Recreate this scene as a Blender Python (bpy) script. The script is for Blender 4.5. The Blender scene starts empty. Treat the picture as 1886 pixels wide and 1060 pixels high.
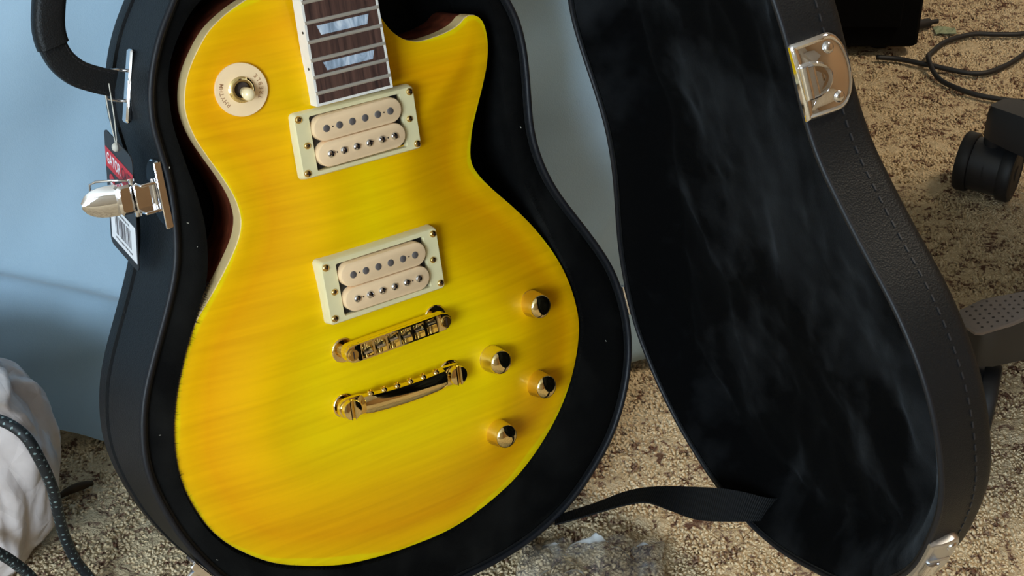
import bpy, bmesh, math, random
import numpy as np
from mathutils import Matrix, Vector, noise
from mathutils.geometry import delaunay_2d_cdt

random.seed(7)
rng = np.random.default_rng(7)
C = bpy.context.scene.collection
sc = bpy.context.scene

# ------------------------------------------------------------------ camera
CAM_H = 0.8907
cam = bpy.data.cameras.new('camera')
cam.sensor_width = 36.0
cam.lens = 36.0 * 3000.0 / 1886.0
cam.clip_start = 0.05
cam_o = bpy.data.objects.new('camera', cam)
cam_o.location = (0, 0, CAM_H)
cam_o.rotation_euler = (math.radians(90 - 34), 0, 0)
C.objects.link(cam_o)
sc.camera = cam_o

# ------------------------------------------------------------------ world, lights, exposure
world = bpy.data.worlds.new('world')
sc.world = world
world.use_nodes = True
bg = world.node_tree.nodes['Background']
bg.inputs[0].default_value = (0.55, 0.70, 1.0, 1)
bg.inputs[1].default_value = 1.0

def area_light(name, loc, target, sx, sy, power, col):
    l = bpy.data.lights.new(name, 'AREA')
    l.shape = 'RECTANGLE'; l.size = sx; l.size_y = sy; l.energy = power; l.color = col
    o = bpy.data.objects.new(name, l)
    o.location = loc
    d = Vector(target) - Vector(loc)
    o.rotation_euler = d.to_track_quat('-Z', 'Y').to_euler()
    C.objects.link(o)
    return o
# daylight entering through the window in the wall behind the photographer
area_light('window_daylight', (-1.25, -2.52, 1.58), (-1.25, 0.0, 1.58), 1.3, 1.2, 126.0, (0.69, 0.86, 1.0))
# invented overhead lamp, added for warm ambient fill
area_light('added_fill_light', (1.5, 1.1, 2.36), (1.5, 1.1, 0.0), 0.40, 0.40, 25.0, (1.0, 0.86, 0.66))

sc.view_settings.view_transform = 'Standard'
sc.view_settings.look = 'None'
sc.view_settings.exposure = 0.08
sc.view_settings.gamma = 1.0
sc.view_settings.use_curve_mapping = False

# ------------------------------------------------------------------ material helpers
def new_mat(name):
    m = bpy.data.materials.new(name); m.use_nodes = True
    nt = m.node_tree
    return m, nt, nt.nodes['Principled BSDF'], nt.links

def setp(b, **kw):
    for k, v in kw.items():
        s = b.inputs[k.replace('_', ' ')]
        s.default_value = (v[0], v[1], v[2], 1) if isinstance(v, tuple) and len(v) == 3 and s.type == 'RGBA' else v

def coords(nt, kind='Object', scale=(1, 1, 1), rot=(0, 0, 0)):
    tc = nt.nodes.new('ShaderNodeTexCoord'); mp = nt.nodes.new('ShaderNodeMapping')
    nt.links.new(tc.outputs[kind], mp.inputs[0])
    mp.inputs['Scale'].default_value = scale; mp.inputs['Rotation'].default_value = rot
    return mp.outputs[0]

def noise_n(nt, vec, scale, detail=3, rough=0.5, dist=0.0):
    n = nt.nodes.new('ShaderNodeTexNoise')
    n.inputs['Scale'].default_value = scale; n.inputs['Detail'].default_value = detail
    n.inputs['Roughness'].default_value = rough; n.inputs['Distortion'].default_value = dist
    nt.links.new(vec, n.inputs['Vector'])
    return n.outputs['Fac']

def ramp(nt, fac, stops):
    r = nt.nodes.new('ShaderNodeValToRGB')
    els = r.color_ramp.elements
    while len(els) < len(stops): els.new(0.5)
    for e, (p, c) in zip(els, stops):
        e.position = p; e.color = (c[0], c[1], c[2], 1)
    nt.links.new(fac, r.inputs[0])
    return r.outputs[0]

def mix(nt, fac, a, b, mode='MIX'):
    m = nt.nodes.new('ShaderNodeMix'); m.data_type = 'RGBA'; m.blend_type = mode
    for i, v in ((0, fac), (6, a), (7, b)):
        if isinstance(v, (int, float)): m.inputs[i].default_value = v
        elif isinstance(v, tuple): m.inputs[i].default_value = (v[0], v[1], v[2], 1)
        else: nt.links.new(v, m.inputs[i])
    return m.outputs[2]

def mathn(nt, op, a, b=0.0):
    m = nt.nodes.new('ShaderNodeMath'); m.operation = op
    for i, v in ((0, a), (1, b)):
        if isinstance(v, (int, float)): m.inputs[i].default_value = v
        else: nt.links.new(v, m.inputs[i])
    return m.outputs[0]

def bump(nt, b, h, strength=0.3, dist=0.001):
    n = nt.nodes.new('ShaderNodeBump')
    n.inputs['Strength'].default_value = strength; n.inputs['Distance'].default_value = dist
    nt.links.new(h, n.inputs['Height']); nt.links.new(n.outputs[0], b.inputs['Normal'])

def lin(r, g, b):
    f = lambda c: (c / 255 / 12.92) if c / 255 <= 0.04045 else ((c / 255 + 0.055) / 1.055) ** 2.4
    return (f(r), f(g), f(b))

def simple(name, col, rough=0.5, metal=0.0, bscale=None, bstr=0.2, bdist=0.0005, **kw):
    m, nt, b, L = new_mat(name)
    v = coords(nt)
    n = noise_n(nt, v, bscale or 60, 3)
    L.new(mix(nt, n, tuple(c * 0.9 for c in col), tuple(min(1, c * 1.1) for c in col)), b.inputs['Base Color'])
    setp(b, Roughness=rough, Metallic=metal, **kw)
    if bscale: bump(nt, b, n, bstr, bdist)
    return m

MAT = {}
def make_materials():
    M = MAT
    # flame maple guitar top with a lemon-burst finish
    m, nt, b, L = new_mat('lemon_flame_top')
    at = nt.nodes.new('ShaderNodeAttribute'); at.attribute_name = 'edge'
    big = noise_n(nt, coords(nt, scale=(1, 1, 1)), 7, 2)
    e = mathn(nt, 'ADD', at.outputs['Fac'], mathn(nt, 'MULTIPLY', mathn(nt, 'SUBTRACT', big, 0.5), 0.35))
    base = ramp(nt, e, [(0.0, lin(238, 208, 2)), (0.014, lin(238, 184, 0)), (0.18, lin(236, 166, 0)),
                        (0.50, lin(242, 186, 0)), (0.85, lin(244, 208, 0))])
    fl = noise_n(nt, coords(nt, scale=(7, 150, 9), rot=(0, 0, math.radians(-3))), 1.0, 2, 0.5, 0.5)
    fine = noise_n(nt, coords(nt, scale=(14, 420, 9)), 1.0, 2)
    fl2 = mathn(nt, 'ADD', mathn(nt, 'MULTIPLY', fl, 0.75), mathn(nt, 'MULTIPLY', fine, 0.25))
    flc = ramp(nt, fl2, [(0.30, (0.88, 0.84, 0.8)), (0.60, (1, 1, 1))])
    L.new(mix(nt, 1.0, base, flc, 'MULTIPLY'), b.inputs['Base Color'])
    setp(b, Roughness=0.42, Specular_IOR_Level=0.18, Coat_Weight=0.10, Coat_Roughness=0.15)
    M['top'] = m
    M['binding'] = simple('natural_maple_edge', lin(226, 196, 140), 0.35)
    m, nt, b, L = new_mat('mahogany')
    w = noise_n(nt, coords(nt, scale=(60, 6, 60)), 3, 4)
    L.new(ramp(nt, w, [(0.3, lin(70, 28, 16)), (0.7, lin(128, 62, 38))]), b.inputs['Base Color'])
    setp(b, Roughness=0.4, Coat_Weight=0.3)
    M['mahogany'] = m
    m, nt, b, L = new_mat('rosewood')
    w = noise_n(nt, coords(nt, scale=(260, 14, 100)), 1.6, 4, 0.6)
    L.new(ramp(nt, w, [(0.28, lin(46, 30, 28)), (0.72, lin(100, 70, 60))]), b.inputs['Base Color'])
    setp(b, Roughness=0.55); bump(nt, b, w, 0.15, 0.0003)
    M['rosewood'] = m
    m, nt, b, L = new_mat('pearl_inlay')
    w = noise_n(nt, coords(nt, scale=(90, 30, 60), rot=(0, 0, 0.9)), 1.6, 3, 0.55, 1.5)
    L.new(ramp(nt, w, [(0.28, lin(118, 134, 150)), (0.5, lin(170, 186, 206)), (0.72, lin(222, 230, 240))]), b.inputs['Base Color'])
    setp(b, Roughness=0.22, Coat_Weight=0.5)
    M['pearl'] = m
    M['neck_binding'] = simple('white_neck_binding', lin(236, 232, 224), 0.35)
    M['fret'] = simple('nickel_fret', (0.80, 0.76, 0.68), 0.45, 0.75)
    M['ring_cream'] = simple('cream_ring_plastic', lin(228, 216, 170), 0.32)
    M['coil_cream'] = simple('pink_cream_bobbin', lin(240, 206, 164), 0.38)
    M['plate_cream'] = simple('peach_switch_plate', lin(240, 208, 164), 0.4)
    M['tip_cream'] = simple('cream_switch_tip', lin(252, 228, 184), 0.25, Coat_Weight=0.4)
    M['lettering'] = simple('brown_gold_print', lin(168, 122, 84), 0.5)
    M['black_plastic'] = simple('black_plastic', (0.012, 0.012, 0.013), 0.4)
    M['hole'] = simple('dark_hole', (0.03, 0.015, 0.01), 0.6)
    M['slug'] = simple('grey_steel_slug', (0.20, 0.18, 0.18), 0.5, 0.6)
    M['steel'] = simple('polished_steel', (0.72, 0.72, 0.74), 0.16, 1.0)
    M['chrome'] = simple('chrome', (0.78, 0.78, 0.81), 0.04, 1.0)
    M['satin_chrome'] = simple('satin_chrome', (0.66, 0.67, 0.70), 0.34, 1.0)
    M['gold'] = simple('polished_gold', (0.95, 0.75, 0.37), 0.06, 1.0)
    M['gold_knurl'] = simple('satin_gold_knurl', (1.0, 0.80, 0.38), 0.26, 1.0)
    M['gold_screw'] = simple('gold_screw', (0.72, 0.50, 0.17), 0.22, 1.0)
    # case
    m, nt, b, L = new_mat('black_vinyl')
    v = coords(nt)
    vo = nt.nodes.new('ShaderNodeTexVoronoi'); vo.inputs['Scale'].default_value = 900
    L.new(v, vo.inputs['Vector'])
    w = noise_n(nt, v, 12, 3)
    L.new(ramp(nt, w, [(0.3, (0.0052, 0.0060, 0.0068)), (0.7, (0.0080, 0.0090, 0.0100))]), b.inputs['Base Color'])
    setp(b, Roughness=0.48, Specular_IOR_Level=0.22)
    bump(nt, b, vo.outputs['Distance'], 0.35, 0.0005)
    M['vinyl'] = m
    M['piping'] = simple('vinyl_piping', (0.008, 0.009, 0.012), 0.48, bscale=700, bstr=0.2, Specular_IOR_Level=0.3)
    M['stitch'] = simple('black_thread', (0.014, 0.015, 0.018), 0.5)
    def velvet(name, lo, hi, scale, tint):
        m, nt, b, L = new_mat(name)
        w = noise_n(nt, coords(nt, scale=(1.3, 0.75, 1.3), rot=(0, 0, 0.35)), scale, 3, 0.5, 0.8)
        w2 = noise_n(nt, coords(nt), 60, 3, 0.6)
        f = mathn(nt, 'ADD', w, mathn(nt, 'MULTIPLY', mathn(nt, 'SUBTRACT', w2, 0.5), 0.22))
        L.new(ramp(nt, f, [(0.42, lo), (0.66, hi)]), b.inputs['Base Color'])
        s = ramp(nt, f, [(0.42, (0.05,) * 3), (0.66, (0.36,) * 3)])
        L.new(s, b.inputs['Sheen Weight'])
        setp(b, Roughness=0.95, Specular_IOR_Level=0.05, Sheen_Roughness=0.45, Sheen_Tint=tint)
        bump(nt, b, noise_n(nt, coords(nt), 1400, 2), 0.4, 0.0008)
        return m
    M['velvet_case'] = velvet('black_plush', (0.0030, 0.0030, 0.0030), (0.0085, 0.0085, 0.0080), 9, (0.12, 0.125, 0.12))
    M['velvet_lid'] = velvet('crushed_black_velvet', (0.0010, 0.0011, 0.0013), (0.009, 0.010, 0.0115), 8, (0.15, 0.17, 0.19))
    m, nt, b, L = new_mat('black_webbing')
    wv = nt.nodes.new('ShaderNodeTexWave'); wv.inputs['Scale'].default_value = 1.0
    uvv = coords(nt, 'UV', scale=(1, 1, 1)); wv.bands_direction = 'X'
    L.new(uvv, wv.inputs['Vector'])
    L.new(ramp(nt, wv.outputs['Fac'], [(0.2, (0.0035, 0.004, 0.0045)), (0.8, (0.0085, 0.009, 0.010))]), b.inputs['Base Color'])
    setp(b, Roughness=0.7, Specular_IOR_Level=0.12); bump(nt, b, wv.outputs['Fac'], 0.5, 0.0006)
    M['webbing'] = m
    # tag
    M['card_black'] = simple('black_card', (0.016, 0.014, 0.014), 0.4)
    M['card_red'] = simple('red_print', lin(196, 26, 36), 0.4)
    M['card_dark'] = simple('dark_print', (0.03, 0.012, 0.012), 0.4)
    M['card_white'] = simple('white_print', lin(232, 232, 236), 0.4)
    M['string'] = simple('pale_string', lin(200, 196, 184), 0.6)
    # bed
    m, nt, b, L = new_mat('blue_grey_sheet')
    v = coords(nt)
    w = noise_n(nt, v, 5, 3)
    L.new(ramp(nt, w, [(0.3, lin(150, 178, 198)), (0.7, lin(164, 190, 210))]), b.inputs['Base Color'])
    setp(b, Roughness=0.85, Sheen_Weight=0.15)
    bump(nt, b, noise_n(nt, v, 900, 2), 0.25, 0.0006)
    M['sheet'] = m
    # carpet: backing and yarn share the colour pattern
    for nm, key in (('speckled_carpet', 'carpet'), ('carpet_yarn', 'yarn')):
        m, nt, b, L = new_mat(nm)
        v = coords(nt)
        big = noise_n(nt, v, 10, 3, 0.6)
        mid = noise_n(nt, v, 60, 2, 0.5, 0.6)
        sp = noise_n(nt, v, 92, 2, 0.55, 1.6)
        f = mathn(nt, 'ADD', mathn(nt, 'ADD', mathn(nt, 'MULTIPLY', mid, 0.30), mathn(nt, 'MULTIPLY', sp, 0.50)), mathn(nt, 'MULTIPLY', big, 0.17))
        if key == 'yarn':
            at = nt.nodes.new('ShaderNodeAttribute'); at.attribute_name = 'shade'
            f = mathn(nt, 'ADD', f, mathn(nt, 'MULTIPLY', mathn(nt, 'SUBTRACT', at.outputs['Fac'], 0.5), 0.10))
        L.new(ramp(nt, f, [(0.375, lin(110, 80, 64)), (0.415, lin(154, 128, 106)), (0.455, lin(210, 187, 150)), (0.68, lin(236, 216, 182))]), b.inputs['Base Color'])
        setp(b, Roughness=0.95, Specular_IOR_Level=0.08)
        if key == 'carpet': bump(nt, b, mathn(nt, 'ADD', sp, noise_n(nt, v, 420, 3, 0.7)), 0.9, 0.004)
        MAT[key] = m
    # plastic bag
    m, nt, b, L = new_mat('frosted_plastic_bag')
    w = noise_n(nt, coords(nt), 22, 4)
    L.new(ramp(nt, w, [(0.3, lin(196, 186, 184)), (0.7, lin(220, 210, 208))]), b.inputs['Base Color'])
    vb = nt.nodes.new('ShaderNodeTexVoronoi'); vb.feature = 'DISTANCE_TO_EDGE'; vb.inputs['Scale'].default_value = 42
    L.new(coords(nt, scale=(1, 1, 0.6)), vb.inputs['Vector'])
    bump(nt, b, mathn(nt, 'ADD', mathn(nt, 'MINIMUM', vb.outputs['Distance'], 0.25), mathn(nt, 'MULTIPLY', noise_n(nt, coords(nt), 30, 3), 0.6)), 0.55, 0.006)
    setp(b, Roughness=0.28, Subsurface_Weight=0.45, Subsurface_Radius=(0.02, 0.02, 0.02), Subsurface_Scale=0.3)
    M['bag'] = m
    m, nt, b, L = new_mat('clear_film')
    b2 = nt.nodes.new('ShaderNodeBsdfTransparent'); ms = nt.nodes.new('ShaderNodeMixShader')
    fr = nt.nodes.new('ShaderNodeFresnel'); fr.inputs[0].default_value = 1.35
    w = noise_n(nt, coords(nt), 45, 3)
    fac = mathn(nt, 'ADD', fr.outputs[0], mathn(nt, 'MULTIPLY', mathn(nt, 'POWER', w, 3.0), 0.35))
    setp(b, Base_Color=(0.75, 0.80, 0.84), Roughness=0.2)
    L.new(fac, ms.inputs[0]); L.new(b2.outputs[0], ms.inputs[1]); L.new(b.outputs[0], ms.inputs[2])
    L.new(ms.outputs[0], nt.nodes['Material Output'].inputs[0])
    M['film'] = m
    # braided cable: dark sleeve with pale flecks on a helical weave
    m, nt, b, L = new_mat('braided_sleeve')
    uv = coords(nt, 'UV')
    sep = nt.nodes.new('ShaderNodeSeparateXYZ'); L.new(uv, sep.inputs[0])
    u_, v_ = sep.outputs[0], sep.outputs[1]
    a = mathn(nt, 'FRACT', mathn(nt, 'ADD', mathn(nt, 'MULTIPLY', u_, 170.0), mathn(nt, 'MULTIPLY', v_, 3.0)))
    c = mathn(nt, 'FRACT', mathn(nt, 'SUBTRACT', mathn(nt, 'MULTIPLY', u_, 170.0), mathn(nt, 'MULTIPLY', v_, 3.0)))
    fk = mathn(nt, 'MULTIPLY', mathn(nt, 'GREATER_THAN', a, 0.68), mathn(nt, 'GREATER_THAN', c, 0.62))
    fk = mathn(nt, 'MULTIPLY', fk, mathn(nt, 'GREATER_THAN', noise_n(nt, coords(nt), 260, 2), 0.46))
    L.new(mix(nt, fk, (0.007, 0.010, 0.013), lin(126, 146, 146)), b.inputs['Base Color'])
    setp(b, Roughness=0.6); bump(nt, b, fk, 0.4, 0.0006)
    M['braid'] = m
    M['rubber'] = simple('black_rubber', (0.012, 0.012, 0.014), 0.55)
    M['caster_plastic'] = simple('dark_caster_plastic', (0.020, 0.020, 0.023), 0.42)
    M['chair_grey'] = simple('grey_brown_base_plastic', lin(58, 54, 48), 0.55)
    M['pad_grey'] = simple('taupe_foot_pad', lin(132, 120, 112), 0.6, bscale=500, bstr=0.2)
    M['pad_dimple'] = simple('dark_pad_dimple', lin(66, 58, 54), 0.7)
    M['chair_fabric'] = simple('black_seat_fabric', (0.02, 0.02, 0.022), 0.9, bscale=600)
    M['cabinet'] = simple('black_cabinet_vinyl', (0.0018, 0.0018, 0.0018), 0.9, Specular_IOR_Level=0.1, bscale=500)
    M['grille'] = simple('black_grille_cloth', (0.0018, 0.0018, 0.0018), 0.95, Specular_IOR_Level=0.1, bscale=900)
    M['wall'] = simple('warm_white_paint', lin(205, 196, 182), 0.9)
    M['wall_tan'] = simple('tan_paint', lin(156, 118, 78), 0.9)
    M['ceiling'] = simple('ceiling_paint', lin(214, 210, 202), 0.95)
    M['window_white'] = simple('white_window_paint', lin(230, 230, 226), 0.4)
    M['twig'] = simple('dark_brown_bark', lin(58, 44, 24), 0.8, bscale=300)
    m, nt, b, L = new_mat('window_glass')
    g = nt.nodes.new('ShaderNodeBsdfTransparent'); g.inputs[0].default_value = (0.95, 0.97, 1, 1)
    L.new(g.outputs[0], nt.nodes['Material Output'].inputs[0]); M['glass'] = m
    m, nt, b, L = new_mat('fill_diffuser')  # glowing face of the added ceiling fill
    setp(b, Base_Color=(0.9, 0.88, 0.8), Roughness=0.5, Emission_Color=(1, 0.86, 0.66), Emission_Strength=3.0); M['fill_panel'] = m
    M['paper_green'] = simple('pale_green_paper', lin(150, 160, 128), 0.7)
make_materials()

# ------------------------------------------------------------------ mesh builder (millimetres)
class Frame:
    """a thing: an Empty (or mesh) whose children are given in millimetres in this frame"""
    def __init__(self, M=Matrix.Identity(4), base=(0, 0, 0)):
        self.M = M; self.base = np.array(base, float); self.root = None
WORLD = Frame()

def thing(name, label, cat, frame, group=None):
    o = bpy.data.objects.new(name, None); C.objects.link(o)
    o.empty_display_size = 0.05
    o.matrix_world = frame.M @ Matrix.Translation(Vector(frame.base * 0.001))
    o['label'] = label; o['category'] = cat
    if group: o['group'] = group
    frame.root = o
    return o

class MB:
    def __init__(s): s.v = []; s.f = []; s.mi = []; s.uv = []
    def add(s, V, F, mi=0, uv=None):
        b = len(s.v); s.v.extend([tuple(map(float, p)) for p in V])
        s.uv.extend(uv if uv is not None else [(0.0, 0.0)] * len(V))
        for f in F: s.f.append(tuple(b + i for i in f)); s.mi.append(mi)
        return s
    def loops(s, Ls, close=True, cap0=False, cap1=False, mi=0):
        n = len(Ls[0]); V = [p for L in Ls for p in L]; F = []
        for k in range(len(Ls) - 1):
            for i in range(n if close else n - 1):
                j = (i + 1) % n
                F.append((k * n + i, k * n + j, (k + 1) * n + j, (k + 1) * n + i))
        if cap0: F.append(tuple(range(n - 1, -1, -1)))
        if cap1: F.append(tuple((len(Ls) - 1) * n + i for i in range(n)))
        return s.add(V, F, mi)
    def box(s, c, d, R=None, mi=0, bev=0.0):
        hx, hy, hz = d[0] / 2, d[1] / 2, d[2] / 2
        if bev <= 0:
            V = np.array([(x, y, z) for z in (-hz, hz) for x, y in ((-hx, -hy), (hx, -hy), (hx, hy), (-hx, hy))])
            F = [(3, 2, 1, 0), (4, 5, 6, 7), (0, 1, 5, 4), (1, 2, 6, 5), (2, 3, 7, 6), (3, 0, 4, 7)]
            if R is not None: V = V @ np.array(R).T
            return s.add(V + np.array(c), F, mi)
        L = []
        for z, q in ((-hz, bev), (-hz + bev, 0), (hz - bev, 0), (hz, bev)):
            a, b_ = hx - q, hy - q; r = bev
            P = [(-a + r, -b_), (a - r, -b_), (a, -b_ + r), (a, b_ - r), (a - r, b_), (-a + r, b_), (-a, b_ - r), (-a, -b_ + r)]
            V = np.array([(x, y, z) for x, y in P])
            if R is not None: V = V @ np.array(R).T
            L.append(V + np.array(c))
        return s.loops(L, True, True, True, mi)
    def lathe(s, prof, c=(0, 0, 0), axis=(0, 0, 1), n=24, mi=0, knurl=None, cap=True):
        a = np.array(axis, float); a /= np.linalg.norm(a)
        t = np.array((1, 0, 0)) if abs(a[0]) < 0.9 else np.array((0, 1, 0))
        e1 = np.cross(a, t); e1 /= np.linalg.norm(e1); e2 = np.cross(a, e1)
        L = []
        for k, (r, h) in enumerate(prof):
            ring = []
            for i in range(n):
                rr = r + (knurl if knurl and 0 < k < len(prof) - 1 and (i + k) % 2 else 0)
                th = 2 * math.pi * i / n
                ring.append(np.array(c) + a * h + (e1 * math.cos(th) + e2 * math.sin(th)) * rr)
            L.append(ring)
        return s.loops(L, True, cap, cap, mi)
    def cyl(s, p0, p1, r, n=16, mi=0, r1=None):
        p0 = np.array(p0, float); p1 = np.array(p1, float); h = np.linalg.norm(p1 - p0)
        return s.lathe([(r, 0), (r if r1 is None else r1, h)], p0, p1 - p0, n, mi)
    def tube(s, P, r, n=10, mi=0, closed=False, uscale=1.0, cap=True):
        P = np.array(P, float); m = len(P)
        T = (np.roll(P, -1, 0) - np.roll(P, 1, 0)) if closed else np.gradient(P, axis=0)
        T /= np.linalg.norm(T, axis=1)[:, None] + 1e-9
        up = np.array((0.0, 0, 1)) if abs(T[0][2]) < 0.9 else np.array((1.0, 0, 0))
        N = up - T[0] * (up @ T[0]); N /= np.linalg.norm(N)
        V = []; UV = []; acc = 0.0
        for k in range(m):
            N = N - T[k] * (N @ T[k]); N /= np.linalg.norm(N) + 1e-9
            B = np.cross(T[k], N)
            if k: acc += np.linalg.norm(P[k] - P[k - 1])
            rr = r[k] if hasattr(r, '__len__') else r
            for i in range(n):
                th = 2 * math.pi * i / n
                V.append(P[k] + (N * math.cos(th) + B * math.sin(th)) * rr); UV.append((acc * uscale, i / n))
        F = []
        for k in range(m if closed else m - 1):
            k2 = (k + 1) % m
            for i in range(n):
                j = (i + 1) % n
                F.append((k * n + i, k * n + j, k2 * n + j, k2 * n + i))
        if cap and not closed:
            F.append(tuple(range(n - 1, -1, -1))); F.append(tuple((m - 1) * n + i for i in range(n)))
        return s.add(V, F, mi, UV)
    def prism(s, P, z0, z1, mi=0, bev=0.0):
        P = np.array(P, float)
        L = [np.c_[P, np.full(len(P), z0)]]
        if bev > 0:
            L += [np.c_[P, np.full(len(P), z1 - bev)], np.c_[offset(P, -bev * 0.35), np.full(len(P), z1 - bev * 0.3)],
                  np.c_[offset(P, -bev), np.full(len(P), z1)]]
        else: L.append(np.c_[P, np.full(len(P), z1)])
        return s.loops(L, True, True, True, mi)
    def build(s, name, mats, parent=None, frame=WORLD, xf=None, smooth=False, auto=None, attr=None, recalc=True):
        V = np.array(s.v, float)
        if xf is not None: V = xf(V)
        V = (V - frame.base) * 0.001
        me = bpy.data.meshes.new(name)
        me.from_pydata(V.tolist(), [], s.f)
        ms = mats if isinstance(mats, (list, tuple)) else [mats]
        for m in ms: me.materials.append(MAT[m])
        if len(ms) > 1: me.polygons.foreach_set('material_index', s.mi)
        if any(u != (0.0, 0.0) for u in s.uv):
            ul = me.uv_layers.new(name='UVMap'); uva = np.array(s.uv)
            idx = np.empty(len(me.loops), int); me.loops.foreach_get('vertex_index', idx)
            ul.data.foreach_set('uv', uva[idx].ravel())
        if attr:
            for k, a in attr.items():
                at = me.attributes.new(k, 'FLOAT', 'POINT'); at.data.foreach_set('value', np.asarray(a, float))
        if recalc:
            bm = bmesh.new(); bm.from_mesh(me); bmesh.ops.recalc_face_normals(bm, faces=bm.faces); bm.to_mesh(me); bm.free()
        if smooth or auto:
            me.polygons.foreach_set('use_smooth', [True] * len(me.polygons))
            if auto: me.set_sharp_from_angle(angle=math.radians(auto))
        me.update()
        o = bpy.data.objects.new(name, me); C.objects.link(o)
        if parent is not None:
            o.parent = parent
            p = parent
            while p.parent is not None: p = p.parent
            if parent is not p: pass
        else:
            o.matrix_world = frame.M @ Matrix.Translation(Vector(frame.base * 0.001))
        return o

def tag(o, label, cat=None, group=None):
    o['label'] = label
    if cat: o['category'] = cat
    if group: o['group'] = group
    return o

# ------------------------------------------------------------------ 2D curve helpers
def catmull(P, n, closed=True):
    P = np.array(P, float); m = len(P); out = []
    Q = lambda i: P[i % m] if closed else P[min(max(i, 0), m - 1)]
    for i in range(m if closed else m - 1):
        p0, p1, p2, p3 = Q(i - 1), Q(i), Q(i + 1), Q(i + 2)
        for k in range(12):
            t = k / 12
            out.append(0.5 * ((2 * p1) + (-p0 + p2) * t + (2 * p0 - 5 * p1 + 4 * p2 - p3) * t * t + (-p0 + 3 * p1 - 3 * p2 + p3) * t ** 3))
    if not closed: out.append(P[-1])
    return resample(np.array(out), n, closed)

def resample(P, n, closed=True):
    Q = np.vstack([P, P[:1]]) if closed else P
    s = np.r_[0, np.cumsum(np.linalg.norm(np.diff(Q, axis=0), axis=1))]
    t = np.linspace(0, s[-1], n, endpoint=not closed)
    return np.stack([np.interp(t, s, Q[:, k]) for k in range(Q.shape[1])], 1)

def area2(P): return 0.5 * np.sum(P[:, 0] * np.roll(P[:, 1], -1) - np.roll(P[:, 0], -1) * P[:, 1])

def offset(P, d):
    """positive = outwards"""
    T = np.roll(P, -1, 0) - np.roll(P, 1, 0)
    T /= np.linalg.norm(T, axis=1)[:, None] + 1e-9
    N = np.c_[T[:, 1], -T[:, 0]] * (1 if area2(P) > 0 else -1)
    return P + N * d

def smooth_loop(P, it=6):
    for _ in range(it): P = 0.5 * P + 0.25 * (np.roll(P, 1, 0) + np.roll(P, -1, 0))
    return P

def dist_poly(X, P):
    A = P; B = np.roll(P, -1, 0); D = B - A; LL = (D ** 2).sum(1) + 1e-12
    out = np.empty(len(X))
    for i in range(0, len(X), 2000):
        x = X[i:i + 2000, None, :]
        t = np.clip(((x - A) * D).sum(2) / LL, 0, 1)
        out[i:i + 2000] = np.sqrt((((A + t[..., None] * D) - x) ** 2).sum(2)).min(1)
    return out

def inside(X, P):
    A = P; B = np.roll(P, -1, 0); r = np.zeros(len(X), bool)
    for a, b in zip(A, B):
        c = (a[1] > X[:, 1]) != (b[1] > X[:, 1])
        with np.errstate(divide='ignore', invalid='ignore'):
            xi = (b[0] - a[0]) * (X[:, 1] - a[1]) / (b[1] - a[1] + 1e-12) + a[0]
        r ^= c & (X[:, 0] < xi)
    return r

def fill(outer, step, hole=None, margin=0.6):
    """triangulated region with interior points; returns verts2d, tris"""
    lo = outer.min(0); hi = outer.max(0)
    gx, gy = np.meshgrid(np.arange(lo[0], hi[0], step), np.arange(lo[1], hi[1], step * 0.866))
    gx = gx + (np.arange(gx.shape[0]) % 2)[:, None] * step / 2
    X = np.c_[gx.ravel(), gy.ravel()]
    X = X[inside(X, outer)]; X = X[dist_poly(X, outer) > step * margin]
    rings = [outer]
    if hole is not None:
        X = X[~inside(X, hole)]; X = X[dist_poly(X, hole) > step * margin]; rings.append(hole)
    V = np.vstack(rings + [X]); E = []; b = 0
    for r in rings:
        E += [(b + i, b + (i + 1) % len(r)) for i in range(len(r))]; b += len(r)
    vs, es, fs, *_ = delaunay_2d_cdt([Vector(p) for p in V], E, [], 1, 1e-4)
    vs = np.array([(v.x, v.y) for v in vs])
    tri = np.array([tuple(f)[:3] for f in fs]); cen = vs[tri].mean(1)
    ok = inside(cen, outer)
    if hole is not None: ok &= ~inside(cen, hole)
    return vs, [tuple(int(i) for i in f) for f in tri[ok]]

def circle(r, n=24, c=(0, 0)): return np.array([(c[0] + r * math.cos(2 * math.pi * i / n), c[1] + r * math.sin(2 * math.pi * i / n)) for i in range(n)])

def stadium(L, w, n=12, c=(0, 0)):
    r = w / 2; h = L / 2 - r
    P = [(c[0] + h + r * math.cos(a), c[1] + r * math.sin(a)) for a in np.linspace(-math.pi / 2, math.pi / 2, n)]
    P += [(c[0] - h + r * math.cos(a), c[1] + r * math.sin(a)) for a in np.linspace(math.pi / 2, 1.5 * math.pi, n)]
    return np.array(P)

def rrect(w, h, r, n=5, c=(0, 0)):
    P = []
    for cx, cy, a0 in ((w / 2 - r, h / 2 - r, 0), (-w / 2 + r, h / 2 - r, 90), (-w / 2 + r, -h / 2 + r, 180), (w / 2 - r, -h / 2 + r, 270)):
        for k in range(n):
            a = math.radians(a0 + 90 * k / (n - 1)); P.append((c[0] + cx + r * math.cos(a), c[1] + cy + r * math.sin(a)))
    return np.array(P)

def smoothstep(x): x = np.clip(x, 0, 1); return x * x * (3 - 2 * x)

def text_mesh(txt, size):
    cu = bpy.data.curves.new('t', 'FONT'); cu.body = txt; cu.size = size; cu.align_x = 'CENTER'; cu.align_y = 'CENTER'
    cu.offset = size * 0.015
    o = bpy.data.objects.new('t', cu); C.objects.link(o)
    me = bpy.data.meshes.new_from_object(o)
    V = [(v.co.x, v.co.y) for v in me.vertices]; F = [tuple(p.vertices) for p in me.polygons]
    bpy.data.objects.remove(o); bpy.data.curves.remove(cu); bpy.data.meshes.remove(me)
    return np.array(V), F

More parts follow.
